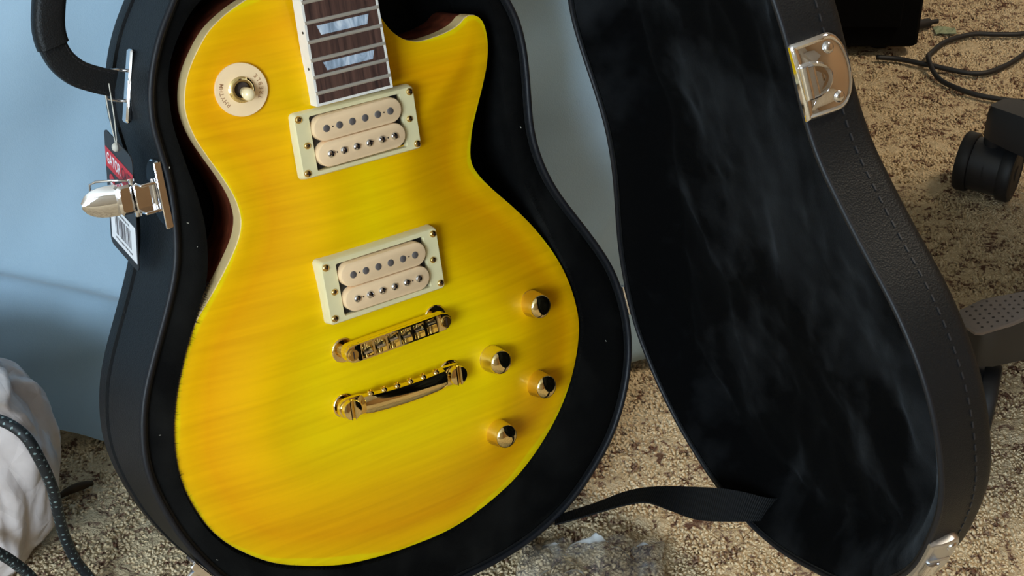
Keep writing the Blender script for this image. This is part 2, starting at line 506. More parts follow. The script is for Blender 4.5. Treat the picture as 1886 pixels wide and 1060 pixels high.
def pn(V, s, seed=0.0): return np.array([noise.noise((p[0] * s + seed, p[1] * s, p[2] * s)) for p in V])

# ================================================================== THE ROOM
def struct(o): o['kind'] = 'structure'; return o

def build_room():
    # floor: fine carpet relief where the floor is seen, coarse beyond
    x0, x1, y0, y1 = -560, 900, 820, 2260; st = 3.6
    nx = int((x1 - x0) / st); ny = int((y1 - y0) / st)
    xs = np.linspace(x0, x1, nx); ys = np.linspace(y0, y1, ny)
    X, Y = np.meshgrid(xs, ys)
    Z = np.zeros_like(X)
    def vnoise(X, Y, s, seed):
        r = np.random.default_rng(seed).random((512, 512))
        u = X / s; v = Y / s; i = np.floor(u).astype(int); j = np.floor(v).astype(int)
        a = u - i; b = v - j; a = a * a * (3 - 2 * a); b = b * b * (3 - 2 * b)
        g = lambda p, q: r[p % 512, q % 512]
        return (g(i, j) * (1 - a) * (1 - b) + g(i + 1, j) * a * (1 - b) + g(i, j + 1) * (1 - a) * b + g(i + 1, j + 1) * a * b)
    Z = 3.0 * vnoise(X, Y, 17, 1) + 3.0 * vnoise(X, Y, 7.5, 2) + 1.0 * rng.random(X.shape) - 6.2
    Z[0, :] = Z[-1, :] = -5; Z[:, 0] = Z[:, -1] = -5
    V = np.c_[X.ravel(), Y.ravel(), Z.ravel()]
    i = np.arange(nx - 1)[None, :]; j = np.arange(ny - 1)[:, None]
    a = (j * nx + i).ravel()
    F = np.c_[a, a + 1, a + nx + 1, a + nx]
    mb = MB(); mb.v = V.tolist(); mb.f = F.tolist(); mb.mi = [0] * len(F); mb.uv = [(0.0, 0.0)]
    RX0, RX1, RY0, RY1 = -2100, 2600, -2600, 3300
    for (a0, b0, a1, b1) in ((RX0, RY0, RX1, y0), (RX0, y1, RX1, RY1), (RX0, y0, x0, y1), (x1, y0, RX1, y1)):
        mb.add([(a0, b0, -5), (a1, b0, -5), (a1, b1, -5), (a0, b1, -5)], [(0, 1, 2, 3)])
    mb.uv = [(0.0, 0.0)] * len(mb.v)
    fl = struct(mb.build('floor', 'carpet', smooth=True, recalc=False))
    tag(fl, 'speckled beige and brown cut pile carpet floor')
    # yarn tufts of the pile, as far as single tufts can be told apart
    st = 2.9
    gx, gy = np.meshgrid(np.arange(-520, 800, st), np.arange(830, 2080, st))
    P = np.c_[gx.ravel(), gy.ravel()] + rng.uniform(-1.5, 1.5, (gx.size, 2))
    behind = P[:, 1] - (1076 + 0.317 * (P[:, 0] + 344))
    keep = ~((behind > 25) & (P[:, 0] < 265 - 0.317 * behind))
    keep &= ~((P[:, 1] > 1850) & (P[:, 0] < 495)) & (np.abs(P[:, 0]) < 150 + 0.36 * P[:, 1] + 40)
    P = P[keep]; k = len(P)
    th = rng.uniform(0, 2 * np.pi, k) ; le = rng.uniform(1.5, 5.0, k); hh = rng.uniform(3.6, 5.0, k)
    clump = vnoise(P[:, 0], P[:, 1], 22, 5); hh *= 0.82 + 0.36 * clump; th += 5 * vnoise(P[:, 0], P[:, 1], 30, 6)
    d2 = np.c_[np.cos(th), np.sin(th)]; s2 = np.c_[-d2[:, 1], d2[:, 0]]
    rr = rng.uniform(1.2, 2.0, k)
    VV = np.empty((k, 10, 3)); n_ = 0
    for q, (t, hz, w) in enumerate(((0.0, 0.0, 1.0), (0.35, 0.72, 1.0), (0.8, 1.0, 0.75))):
        c = np.c_[P + d2 * (le * t)[:, None], -6.0 + hh * hz]
        for a in range(3):
            an = 2 * np.pi * a / 3 + 0.5
            VV[:, n_] = c + np.c_[s2 * (rr * w * np.cos(an))[:, None] - d2 * (rr * w * 0.6 * np.sin(an))[:, None], rr * w * 0.8 * np.sin(an)]; n_ += 1
    VV[:, 9] = np.c_[P + d2 * (le * 1.15)[:, None], -6.0 + hh * 0.86]
    tf = [(q * 3 + a, q * 3 + (a + 1) % 3, (q + 1) * 3 + (a + 1) % 3, (q + 1) * 3 + a) for q in range(2) for a in range(3)]
    fq = (np.arange(k)[:, None, None] * 10 + np.array(tf)[None]).reshape(-1, 4)
    ft = (np.arange(k)[:, None, None] * 10 + np.array([(6, 7, 9), (7, 8, 9), (8, 6, 9)])[None]).reshape(-1, 3)
    me = bpy.data.meshes.new('carpet_pile')
    me.vertices.add(k * 10); me.vertices.foreach_set('co', (VV * 0.001).ravel())
    nl = fq.size + ft.size; me.loops.add(nl); me.loops.foreach_set('vertex_index', np.r_[fq.ravel(), ft.ravel()])
    me.polygons.add(len(fq) + len(ft)); me.polygons.foreach_set('loop_start', np.r_[np.arange(len(fq)) * 4, fq.size + np.arange(len(ft)) * 3])
    me.update(calc_edges=True); me.validate()
    me.polygons.foreach_set('use_smooth', np.ones(len(fq) + len(ft), bool))
    at = me.attributes.new('shade', 'FLOAT', 'POINT'); at.data.foreach_set('value', np.repeat(rng.random(k), 10))
    me.materials.append(MAT['yarn'])
    o = bpy.data.objects.new('carpet_pile', me); C.objects.link(o); o.parent = fl; o['kind'] = 'stuff'
    H = 2420
    def wallbox(name, c, d, lab, mat='wall'):
        m = MB().box(c, d); return tag(struct(m.build(name, mat)), lab)
    wallbox('wall_back', (250, RY1 + 50, H / 2), (RX1 - RX0 + 200, 100, H + 10), 'plain wall beyond the bed')
    wallbox('wall_right', (RX1 + 50, 350, H / 2), (100, RY1 - RY0, H + 10), 'plain wall on the right', 'wall_tan')
    wallbox('ceiling', (250, 350, H + 50), (RX1 - RX0 + 200, RY1 - RY0 + 200, 100), 'plain white ceiling', 'ceiling')
    wallbox('wall_left', (RX0 - 50, 350, H / 2), (100, RY1 - RY0, H + 10), 'plain wall on the left')
    # wall behind the photographer, with the window
    wy = RY0 - 50; wx0, wx1, wz0, wz1 = -1930, -570, 950, 2210
    m = MB(); L0, L1 = RX0 - 100, RX1 + 100
    m.box(((L0 + wx0) / 2, wy, H / 2), (wx0 - L0, 100, H + 10)); m.box(((L1 + wx1) / 2, wy, H / 2), (L1 - wx1, 100, H + 10))
    m.box(((wx0 + wx1) / 2, wy, wz0 / 2), (wx1 - wx0, 100, wz0)); m.box(((wx0 + wx1) / 2, wy, (wz1 + H) / 2), (wx1 - wx0, 100, H - wz1))
    tag(struct(m.build('wall_front', 'wall')), 'plain wall with the daylight window')
    cx, cz = (wx0 + wx1) / 2, (wz0 + wz1) / 2
    m = MB()
    for x in (wx0 + 25, cx, wx1 - 25): m.box((x, wy, cz), (50, 60, wz1 - wz0))
    for z in (wz0 + 25, wz1 - 25): m.box((cx, wy, z), (wx1 - wx0, 58, 50))
    w = struct(m.build('window_1', 'window_white')); tag(w, 'white framed window behind the photographer')
    for s in (-1, 1):
        MB().box((cx + s * (wx1 - wx0) / 4, wy, cz), ((wx1 - wx0) / 2 - 60, 4, wz1 - wz0 - 80)).build('pane', 'glass', w)
    # fixture added around the invented ceiling fill light
    fr = Frame(base=(1500, 1100, H)); t = thing('added_ceiling_fill', 'flat square ceiling fixture added for warm fill light', 'lamp', fr)
    MB().box((1500, 1100, H - 12), (480, 480, 24), bev=6).build('fill_base', 'window_white', t, fr)
    MB().box((1500, 1100, H - 34), (430, 430, 22), bev=8).build('fill_panel', 'fill_panel', t, fr)
build_room()

# ================================================================== BED
def build_bed():
    d = np.array((0.953, 0.302)); N = np.array((-0.302, 0.953)); P0 = np.array((-344.0, 1076.0))
    S = np.linspace(-1150, 610, 221); rows = []
    TOP = 655
    prof = np.r_[np.linspace(0, 1, 70) * TOP]
    V = []; nS = len(S)
    for zi, z in enumerate(prof):
        for s in S:
            zf = np.clip(187 - 0.45 * (s + 58), 0, 240)
            hem = 6 + np.clip(-(s + 2) * 0.5, 0, 40)
            zz = hem + (TOP - hem) * (z / TOP)
            up = smoothstep((zz - zf + 14) / 34)
            w = (14 + 0.05 * max(zf - zz, 0)) * (1 - up) - 22 * up * math.exp(-max(zz - zf, 0) / 150) + 0.05 * max(zz - zf, 0)
            w -= 22 * smoothstep((80 - zz) / 80) if zz < 80 else 0
            q = noise.noise((s * 0.006 + zz * 0.004, zz * 0.010 - s * 0.003, 3.1)) * 12 + noise.noise((s * 0.02 - zz * 0.012, zz * 0.012, 9.7)) * 4.5
            c = math.exp(-((s - 455 - (zz - 155) * 0.8) / 6) ** 2) * (3.5 if zz > 90 else 0)
            w += q - c
            if zz > TOP - 60: w += 60 * (1 - math.sqrt(max(0, 1 - ((zz - TOP + 60) / 60) ** 2)))
            p = P0 + d * s + N * w
            V.append((p[0], p[1], zz))
    for k, w in enumerate((110, 250, 500, 800, 1150)):
        for s in S:
            p = P0 + d * s + N * w
            V.append((p[0], p[1], TOP + 6 * noise.noise((s * 0.006, w * 0.006, 0))))
    nr = len(prof) + 5
    F = [(k * nS + i, k * nS + i + 1, (k + 1) * nS + i + 1, (k + 1) * nS + i) for k in range(nr - 1) for i in range(nS - 1)]
    # end side at the foot of the bed
    base = len(V)
    end = [V[k * nS + nS - 1] for k in range(nr)]
    e0 = end[0]; pe = P0 + d * 610 + N * 1150
    V.append((pe[0], pe[1], 6.0))
    F.append(tuple([k * nS + nS - 1 for k in range(nr)] + [base]))
    mb = MB(); mb.add(V, F)
    fr = Frame(base=(-100, 1500, 0))
    o = mb.build('bed_sheet', 'sheet', None, fr, smooth=True, auto=60)
    tag(o, 'pale blue-grey sheet draped down the side of the bed behind the guitar case', 'sheet')
build_bed()

# ================================================================== GUITAR FRAME (mm, x treble, y to the neck, z out of the top)
GM = Matrix(((0.820515, -0.133475, 0.555823, -0.092266), (0.570056, 0.263054, -0.778357, 0.932042),
             (-0.04232, 0.955504, 0.291928, 0.228298), (0, 0, 0, 1)))
GO = [(-28, 247), (-40, 245.5), (-54.3, 241.7), (-68.9, 236.0), (-84.0, 226.9), (-97.2, 212.3), (-104.7, 200.0), (-108.7, 186.9), (-109.0, 176.4), (-106.2, 163.2), (-100.4, 149.2), (-93.8, 134.8), (-88.3, 120.5), (-86.3, 108.8), (-87.1, 99.7), (-91.5, 89.7), (-99.6, 78.8), (-110.0, 66.8), (-119.9, 56.5), (-129.9, 46.3), (-138.3, 33.8), (-146.5, 17.3), (-153.9, 0.6), (-160.4, -20.5), (-163.3, -43.1), (-162.2, -63.4), (-156.0, -86.0), (-147.6, -103.7), (-134.8, -120.1), (-113.6, -138.6), (-90.5, -151.1), (-61.9, -162.2), (-31.5, -168.1), (-4.1, -170.4), (24.3, -170.7), (49.1, -166.9), (75.1, -158.9), (96.8, -148.9), (119.7, -132.3), (141.2, -110.3), (157.1, -84.1), (166.5, -55.8), (166.7, -33.8), (161.6, -10.3), (152.4, 11.8), (138.6, 34.8), (124.5, 53.3), (108.4, 72.0), (98.8, 84.7), (93.7, 96.1), (94.8, 107.8), (98.8, 120.7), (104.6, 133.2), (111.6, 147.3), (117.7, 161.6), (121.1, 176.4), (120.2, 190.1), (115.3, 196.9), (107.4, 198.5), (99.2, 193.6), (87.2, 190.5), (73.6, 189.2), (64.9, 189.5), (54.7, 193.2), (47.2, 199.6), (42.8, 206.0), (38, 216), (33, 230), (28, 245)]
RIML = [(-104.7, 251.7), (-113.8, 239.9), (-122.5, 224.7), (-129.2, 209.0), (-133.2, 194.3), (-135.1, 179.1), (-133.8, 164.7), (-132.2, 150.1), (-132.0, 132.1), (-133.6, 114.4), (-135.5, 100.3), (-139.9, 83.2), (-150.6, 60.8), (-160.6, 42.2), (-174.1, 16.7), (-181.5, -2.9), (-186.5, -29.8), (-185.9, -50.8), (-180.3, -76.0), (-172.8, -98.3), (-160.5, -123.6)]
RIMR = [(143.5, 202.8), (148.8, 188.9), (151.7, 172.9), (151.8, 154.5), (150.5, 133.8), (148.8, 113.1), (150.4, 93.7), (156.0, 73.2), (164.5, 54.6), (177.8, 32.8), (191.4, 10.5), (203.6, -13.1), (209.5, -32.6), (212.8, -51.3), (214.0, -69.2), (211.4, -92.3), (204.7, -114.3), (194.6, -135.5), (182.1, -153.5), (163.8, -171.5), (144.7, -186.6), (123.4, -198.2), (100.1, -206.3), (77.7, -210.8), (56.2, -213.1)]
LIDL = [(34.2, 252.3), (32.6, 239.4), (33.6, 220.5), (37.7, 201.7), (41.6, 182.7), (44.4, 160.8), (41.3, 134.4), (35.2, 111.9), (25.0, 83.3), (16.6, 58.2), (11.6, 33.0), (9.5, 14.0), (9.2, -6.8), (12.0, -22.9), (17.6, -39.4), (24.9, -56.9), (43.6, -86.5), (56.6, -99.9), (72.7, -114.9), (90.4, -126.2), (129.2, -141.7), (146.7, -144.9), (174.8, -146.3), (212.8, -141.7)]
LIDR = [(305.9, 282.8), (309.3, 270.5), (311.3, 257.6), (313.0, 236), (314.9, 215), (318.0, 201.6), (322.5, 187.4), (331.0, 172.9), (342.5, 153.7), (354.9, 135.6), (366.6, 118.8), (377.4, 98.4), (385.3, 76.1), (389.4, 52.2)]

G_OUT = catmull(GO, 300)
C_OUT = catmull([(-30, 300)] + [(-34, 262)] + GO[2:-1] + [(30, 262), (30, 300)], 320)
def carve(X):
    d = np.minimum(dist_poly(X, C_OUT), 200)
    return 11.5 * smoothstep((d - 5) / 62.0) - 1.2 * np.clip(1 - d / 3.0, 0, 1) ** 2
def zs(x, y): return float(carve(np.array([[x, y]]))[0])

def rotz(P, deg, c=(0, 0)):
    a = math.radians(deg); P = np.array(P, float) - np.array(c)
    return P @ np.array(((math.cos(a), math.sin(a)), (-math.sin(a), math.cos(a)))) + np.array(c)

def build_guitar():
    fr = Frame(GM, (10, -170, -50))
    g = thing('electric_guitar', 'yellow flame-top electric guitar without strings, lying in the open black case', 'guitar', fr)
    # carved top
    V2, F = fill(G_OUT, 5.0)
    z = carve(V2); d = dist_poly(V2, G_OUT)
    mb = MB(); mb.add(np.c_[V2, z], F)
    tag(mb.build('body_top', 'top', g, fr, smooth=True, attr={'edge': np.clip(d / 110.0, 0, 1)}), 'translucent yellow flame maple carved top')
    # natural edge and mahogany back
    o0 = G_OUT
    MB().loops([np.c_[offset(o0, -0.4), np.full(300, -1.2)], np.c_[offset(o0, 0.3), np.full(300, -2.0)], np.c_[offset(o0, 0.3), np.full(300, -13)], np.c_[o0, np.full(300, -13.3)]]).build('edge_binding', 'binding', g, fr, smooth=True, auto=40)
    bb = MB().loops([np.c_[o0, np.full(300, -13.2)], np.c_[o0, np.full(300, -45)], np.c_[offset(o0, -1.5), np.full(300, -48.5)], np.c_[offset(o0, -5), np.full(300, -50)]])
    V3, F3 = fill(offset(o0, -5), 30)
    bb.add(np.c_[V3, np.full(len(V3), -50.0)], F3)
    tag(bb.build('body_back', 'mahogany', g, fr, smooth=True, auto=40), 'reddish brown mahogany sides and back')
    # fretboard
    NUT = 628.65; YE = 168.0; ZB, ZT = 9.5, 21.0
    fd = lambda n: NUT * 2 ** (-n / 12)
    hw = lambda y: (57.0 - (y - 176.4) * 14.0 / (NUT - 176.4)) / 2
    fb = MB().prism([(-hw(YE) + 1.7, YE + 1.7), (hw(YE) - 1.7, YE + 1.7), (hw(NUT) - 1.7, NUT), (-hw(NUT) + 1.7, NUT)], ZB, ZT)
    fbo = fb.build('fretboard', 'rosewood', g, fr); tag(fbo, 'dark rosewood fretboard')
    b = MB()
    def strip(P): b.prism(P, ZB, ZT + 0.12)
    for s in (-1, 1):
        P = [(s * hw(YE), YE + 1.7), (s * hw(NUT), NUT), (s * (hw(NUT) - 1.7), NUT), (s * (hw(YE) - 1.7), YE + 1.7)]
        strip(P if s < 0 else P[::-1])
    strip([(-hw(YE), YE), (hw(YE), YE), (hw(YE), YE + 1.7), (-hw(YE), YE + 1.7)])
    tag(b.build('neck_binding', 'neck_binding', fbo, fr), 'white binding round the fretboard')
    for n in range(22, 4, -1):
        y = fd(n); h = hw(y) - 0.3
        m = MB(); L = []
        for x in np.linspace(-h, h, 7):
            L.append([(x, y + 1.25 * math.cos(a), ZT + 1.1 * math.sin(a)) for a in np.linspace(0, math.pi, 7)])
        m.loops(L, False); m.add(L[0], [tuple(range(7))]); m.add(L[-1], [tuple(range(6, -1, -1))])
        m.build('fret', 'fret', fbo, fr, smooth=True, auto=50)
    for n in (21, 19, 17, 15, 12):
        ya, yb = fd(n), fd(n - 1); c = (ya + yb) / 2 + 0.1; hh = (yb - ya) * 0.255; w1 = 19.2 + (21 - n) * 0.05
        P = [(-w1 + 2.2, c - hh), (w1 - 2.0, c - hh), (w1 - 0.9, c + hh * 0.2), (w1, c + hh), (-w1, c + hh), (-w1 + 0.9, c + hh * 0.2)]
        m = MB().prism(P, ZT - 0.5, ZT + 0.12)
        tag(m.build('inlay', 'pearl', fbo, fr), 'pearl trapezoid inlay')
        MB().lathe([(0.9, 0), (0.9, 0.3)], (-hw(c) - 0.1, c, ZT - 3.5), (-1, 0, 0), 10).build('side_dot', 'black_plastic', fbo, fr)
    # neck, nut, headstock (running up beyond the photograph)
    L = []
    for y in np.linspace(247.5, NUT, 12):
        w = hw(y); dp = 17 if y > 260 else 40
        L.append([(-w * math.cos(a), y, ZB - dp * math.sin(a)) for a in np.linspace(0, math.pi, 12)])
    MB().loops(L, True, True, True).build('neck', 'mahogany', g, fr, smooth=True, auto=50)
    MB().box((0, NUT + 2.5, 18), (43, 5, 8)).build('nut', 'neck_binding', g, fr)
    hp = catmull([(-21, NUT + 4), (-34, NUT + 25), (-40, NUT + 50), (-36, NUT + 110), (-30, NUT + 165), (-14, NUT + 182), (0, NUT + 176), (14, NUT + 182), (30, NUT + 165), (36, NUT + 110), (40, NUT + 50), (34, NUT + 25), (21, NUT + 4)], 80)
    MB().prism(hp, -6, 9, bev=1.0).build('headstock', 'black_plastic', g, fr)
    # pickups
    def ring(cx, cy, rot, zb, zt, w, h, name_lab):
        n = 6
        xf = lambda P: rotz(P, rot) + np.array((cx, cy))
        ou0 = xf(rrect(w + 2.2, h + 2.2, 3.2, n)); ou1 = xf(rrect(w + 0.6, h + 0.6, 3.0, n)); ou2 = xf(rrect(w - 1.2, h - 1.2, 2.4, n))
        i0 = xf(rrect(69.5, 37.2, 1.5, n)); i1 = xf(rrect(69.0, 36.7, 1.3, n))
        Z = lambda P, z: np.c_[P, np.full(len(P), z)]
        m = MB().loops([Z(ou0, zb), Z(ou1, zt - 1.2), Z(ou2, zt), Z(i0, zt), Z(i1, zt - 0.6), Z(i1, zb)])
        o = m.build('pickup_ring', 'ring_cream', g, fr, smooth=True, auto=35); tag(o, name_lab)
        for (sx, sy, r) in ((-42.3, 18.1, 2.5), (42.3, 18.1, 2.5), (42.3, -18.1, 2.5), (-42.3, -18.1, 2.5), (-39.2, 0, 2.3), (39.2, 0, 2.3)):
            p = xf(np.array([(sx, sy)]))[0]
            s = MB().lathe([(r, -0.6), (r, 0.5), (r * 0.8, 1.1), (r * 0.4, 1.4), (0.05, 1.45)], (p[0], p[1], zt), n=14)
            a = random.random() * 90
            for k in (0, 90):
                c_, s_ = math.cos(math.radians(a + k)), math.sin(math.radians(a + k))
                s.box((p[0], p[1], zt + 1.3), (r * 1.15, 0.5, 0.5), ((c_, -s_, 0), (s_, c_, 0), (0, 0, 1)), mi=1)
            s.build('screw', ['gold_screw', 'hole'], o, fr, smooth=True, auto=40)
    def pickup(cx, cy, rot, zt, zb):
        xf = lambda P: rotz(P, rot) + np.array((cx, cy))
        MB().prism(xf(rrect(68.4, 36.2, 1, 3)), zb - 2, zt - 6.5).build('pickup_base', 'black_plastic', g, fr)
        for k, (oy, slug) in enumerate(((8.75, True), (-8.75, False))):
            st = xf(stadium(67.0, 17.2, 12, (0, oy)))
            c = MB().prism(st, zt - 8, zt, bev=1.1).build('coil', 'coil_cream', g, fr, smooth=True, auto=35)
            tag(c, 'cream bobbin with ' + ('flat slugs' if slug else 'slotted screws'))
            for i in range(6):
                p = xf(np.array([((i - 2.5) * 9.75, oy + (-0.25 if slug else 0.1))]))[0]
                if slug:
                    MB().lathe([(2.45, -1), (2.45, 0.25), (2.2, 0.4)], (p[0], p[1], zt), n=16).build('pole_piece', 'slug', c, fr, smooth=True, auto=40)
                else:
                    m = MB().lathe([(2.6, -1), (2.6, 0.5), (2.25, 1.15), (1.4, 1.6), (0.1, 1.7)], (p[0], p[1], zt), n=18)
                    a = math.radians(random.choice((20, 60, 100, 140)))
                    m.box((p[0], p[1], zt + 1.45), (4.6, 0.7, 0.7), ((math.cos(a), -math.sin(a), 0), (math.sin(a), math.cos(a), 0), (0, 0, 1)), mi=1)
                    m.build('pole_screw', ['steel', 'hole'], c, fr, smooth=True, auto=40)
            for hx in (-19.5, 19.5):
                p = xf(np.array([(hx, oy)]))[0]
                MB().lathe([(0.55, -0.5), (0.55, 0.12)], (p[0], p[1], zt), n=10).build('pin_hole', 'hole', c, fr)
    ring(0.9, 143.3, -0.4, 9.5, 16.0, 91.2, 43.2, 'low cream pickup ring at the fretboard end')
    pickup(0.0, 144.0, 0.2, 20.0, 9)
    ring(-0.3, 42.9, 0.1, 8.5, 20.0, 91.4, 44.4, 'tall cream pickup ring at the bridge')
    pickup(-1.0, 43.3, -0.2, 24.0, 9)
    # bridge
    BX, BY, BR = 0.5, -1.6, 0.7
    xf = lambda V: np.c_[rotz(V[:, :2], BR) + np.array((BX, BY)), V[:, 2]]
    m = MB().prism(stadium(85, 12.5, 14), 16.5, 22.5, bev=0.0)
    for s in (-1, 1):
        m.prism([(-31, s * 6.2 - (0 if s > 0 else -0) - (1.1 if s > 0 else 0)), (31, s * 6.2 - (1.1 if s > 0 else 0)), (31, s * 6.2 + (1.1 if s < 0 else 0)), (-31, s * 6.2 + (1.1 if s < 0 else 0))], 22.0, 26.0)
        e = [(x * s, y) for x, y in ((30.5, -6.2), (36.5, -6.2), (39.5, -5.2), (42, -2.6), (42.6, 0), (42, 2.6), (39.5, 5.2), (36.5, 6.2), (30.5, 6.2))]
        m.prism(e if s > 0 else e[::-1], 22.0, 26.2, bev=0.7)
    for i in range(7):
        x = -31 + i * 62 / 6
        m.box((x, 0, 24), (1.5, 11, 4))
    br = m.build('bridge', 'gold', g, fr, xf=xf, smooth=True, auto=30); tag(br, 'polished gold tune-o-matic style bridge')
    for s in (-1, 1):
        p = MB().lathe([(8.6, 10.0), (8.8, 10.6), (8.8, 12.2), (8.2, 12.8), (4.4, 12.9), (4.4, 17)], (s * 37.4, 0, 0), n=30)
        p.build('thumbwheel', 'gold', br, fr, xf=xf, smooth=True, auto=40)
        p = MB().lathe([(4.2, 22), (4.2, 26.8), (3.7, 27.4)], (s * 37.4, 0, 0), n=20)
        p.lathe([(2.8, 27.3), (2.8, 27.6)], (s * 37.4, 0, 0), n=16, mi=0)
        p.box((s * 37.4, 0, 27.5), (0.9, 5.2, 0.6), mi=1)
        p.build('post_screw', ['gold_screw', 'hole'], br, fr, xf=xf, smooth=True, auto=40)
    for i in range(6):
        x = -26 + i * 10.4; y = (-1.6, -0.6, 0.6, -0.6, 0.4, 1.6)[i]
        m = MB().loops([[(x - 3.6, y - 2.6, 21.5), (x + 3.6, y - 2.6, 21.5), (x + 3.6, y + 2.6, 21.5), (x - 3.6, y + 2.6, 21.5)],
                        [(x - 3.6, y - 2.4, 24.2), (x + 3.6, y - 2.4, 24.2), (x + 3.6, y + 2.4, 24.2), (x - 3.6, y + 2.4, 24.2)],
                        [(x - 3.2, y - 0.4, 27.4), (x + 3.2, y - 0.4, 27.4), (x + 3.2, y + 0.6, 27.4), (x - 3.2, y + 0.6, 27.4)]], True, True, True)
        s = m.build('saddle', 'steel', br, fr, xf=xf)
        m = MB().cyl((x, -5.6, 23.6), (x, 5.2, 23.6), 1.25, 10)
        m.lathe([(1.9, -0.6), (2.0, 0), (1.9, 0.8)], (x, -5.9, 23.6), (0, 1, 0), 12)
        m.build('saddle_screw', 'gold', br, fr, xf=xf, smooth=True, auto=40)
    # stop tailpiece
    TX, TY, TR = -0.6, -42.6, -2.2
    xt = lambda V: np.c_[rotz(V[:, :2], TR) + np.array((TX, TY)), V[:, 2]]
    m = MB(); L = []
    pr = [(-7.5, 17.5), (-8.2, 19.5), (-7.8, 22), (-6, 24.4), (-3, 26.2), (0.5, 26.8), (4, 26.2), (6.6, 24.3), (7.6, 21.5), (7.3, 18.8), (6, 17)]
    for x in np.linspace(-33, 33, 15):
        k = 1 - (x / 33) ** 2; e = 0.93 if abs(x) > 32.9 else 1.0
        L.append([(x, y * e - 1.3 * k, 17 + (z - 17) * e + 0.9 * k) for y, z in pr])
    m.loops(L, True, True, True)
    for s in (-1, 1):
        m.prism(rotz(stadium(24, 14.5, 10, (s * 39, 0)), 0), 16.6, 20.0, bev=0.8)
    tp = m.build('tailpiece', 'gold', g, fr, xf=xt, smooth=True, auto=32); tag(tp, 'polished gold stop tailpiece')
    for s in (-1, 1):
        x = s * 43.0
        m = MB().lathe([(8.4, 9), (8.6, 10), (8.6, 12.6), (8.0, 13.2), (5.2, 13.4), (5.2, 20.4), (7.0, 20.8), (7.2, 21.6)], (x, 0, 0), n=28)
        for h in (0, 1):   # slotted head: two halves
            P = [(x + 0.8 * (1 if h else -1), -7.0)]
            aa = np.linspace(-math.pi / 2 + 0.12, math.pi / 2 - 0.12, 12)
            P = [(x + (7.1 * math.cos(a) if h else -7.1 * math.cos(a)), 7.1 * math.sin(a)) for a in aa]
            P = P if h else P[::-1]
            m.prism(P, 21.2, 25.6, bev=0.9)
        m.lathe([(6.6, 21.4), (6.6, 23.2)], (x, 0, 0), n=24)
        m.build('stud', 'gold', tp, fr, xf=xt, smooth=True, auto=35)
    for i in range(6):
        x = -26.5 + i * 10.6
        m = MB().lathe([(2.5, -3), (2.7, 0), (2.4, 1.5), (1.5, 2.2), (1.4, 1.2), (1.2, 0.6)], (x, 7.0 - 1.2 * (1 - (x / 33) ** 2), 21.6), (0, 1, 0.15), 14)
        m.build('string_ferrule', 'gold', tp, fr, xf=xt, smooth=True, auto=40)
    # knobs
    for (x, y) in ((121.7, -17.4), (78.6, -46.1), (117.7, -80.2), (75.6, -104.3)):
        zb = zs(x, y) - 0.6
        pf = [(10.0, 0), (10.0, 1.2)] + [(9.8 - 0.09 * k, 1.4 + k * 1.1) for k in range(12)]
        m = MB().lathe(pf, (x, y, zb), n=64, knurl=0.28)
        k = m.build('knob', 'gold_knurl', g, fr, smooth=True, auto=60); tag(k, 'knurled gold control knob')
        hz = pf[-1][1]
        m = MB().lathe([(9.0, hz - 0.4), (8.8, hz + 0.5), (8.1, hz + 1.4), (6.6, hz + 2.3), (4.4, hz + 3.0), (2.2, hz + 3.3), (0.05, hz + 3.4)], (x, y, zb), n=40)
        tag(m.build('knob_dome', 'gold', k, fr, smooth=True), 'mirror-polished domed knob top')
    # pickup selector switch
    sx, sy = -72.3, 187.9; sz = zs(sx, sy)
    gxn = (zs(sx + 8, sy) - zs(sx - 8, sy)) / 16; gyn = (zs(sx, sy + 8) - zs(sx, sy - 8)) / 16
    nv = Vector((-gxn, -gyn, 1)).normalized(); RT = np.array(Vector((0, 0, 1)).rotation_difference(nv).to_matrix())
    pc = np.array((sx, sy, sz)); tilt = lambda V: (V - pc) @ RT.T + pc + np.array(nv) * 0.9
    m = MB().lathe([(17.2, sz - 2.5), (17.2, sz + 1.1), (16.9, sz + 1.5)], (sx, sy, 0), n=48)
    pl = m.build('switch_plate', 'plate_cream', g, fr, xf=tilt, smooth=True, auto=35); tag(pl, 'round cream switch plate lettered RHYTHM and TREBLE')
    m = MB(); zt = sz + 1.58
    def arc(txt, a0, a1, R, flip):
        for i, ch in enumerate(txt):
            a = math.radians(a0 + (a1 - a0) * i / (len(txt) - 1))
            V, F = text_mesh(ch, 3.7)
            up = np.array((math.cos(a), math.sin(a))) * (-1 if flip else 1)
            rt = np.array((up[1], -up[0])); c = np.array((math.cos(a), math.sin(a))) * R
            W = np.array([(sx, sy) + c + rt * v[0] + up * v[1] for v in V])
            m.add(np.c_[W, np.full(len(W), zt)], F)
    arc('RHYTHM', 218, 158, 12.9, False)
    arc('TREBLE', -32, 32, 12.9, True)
    m.build('lettering', 'lettering', pl, fr, xf=tilt, recalc=False)
    z0 = sz + 1.4
    m = MB().lathe([(8.4, z0 - 0.4), (8.4, z0 + 0.8), (7.2, z0 + 1.4), (7.2, z0 + 4.4), (6.6, z0 + 5.0), (5.4, z0 + 5.0), (5.0, z0 + 4.2), (4.8, z0 - 0.6)], (sx, sy, 0), n=32, cap=False)
    m.build('switch_nut', 'gold', g, fr, xf=tilt, smooth=True, auto=35)
    p0 = np.array((sx, sy, z0 - 1)); p1 = np.array((sx + 2.8, sy - 4.2, z0 + 14.5)); dv = (p1 - p0) / np.linalg.norm(p1 - p0)
    m = MB().lathe([(4.9, 0), (4.9, 0.5)], (sx, sy, z0 + 0.1), n=20, mi=1)
    m.lathe([(1.7, 0), (1.7, 10.5)], p0, dv, 14)
    m.build('switch_shaft', ['gold_screw', 'hole'], g, fr, xf=tilt, smooth=True, auto=40)
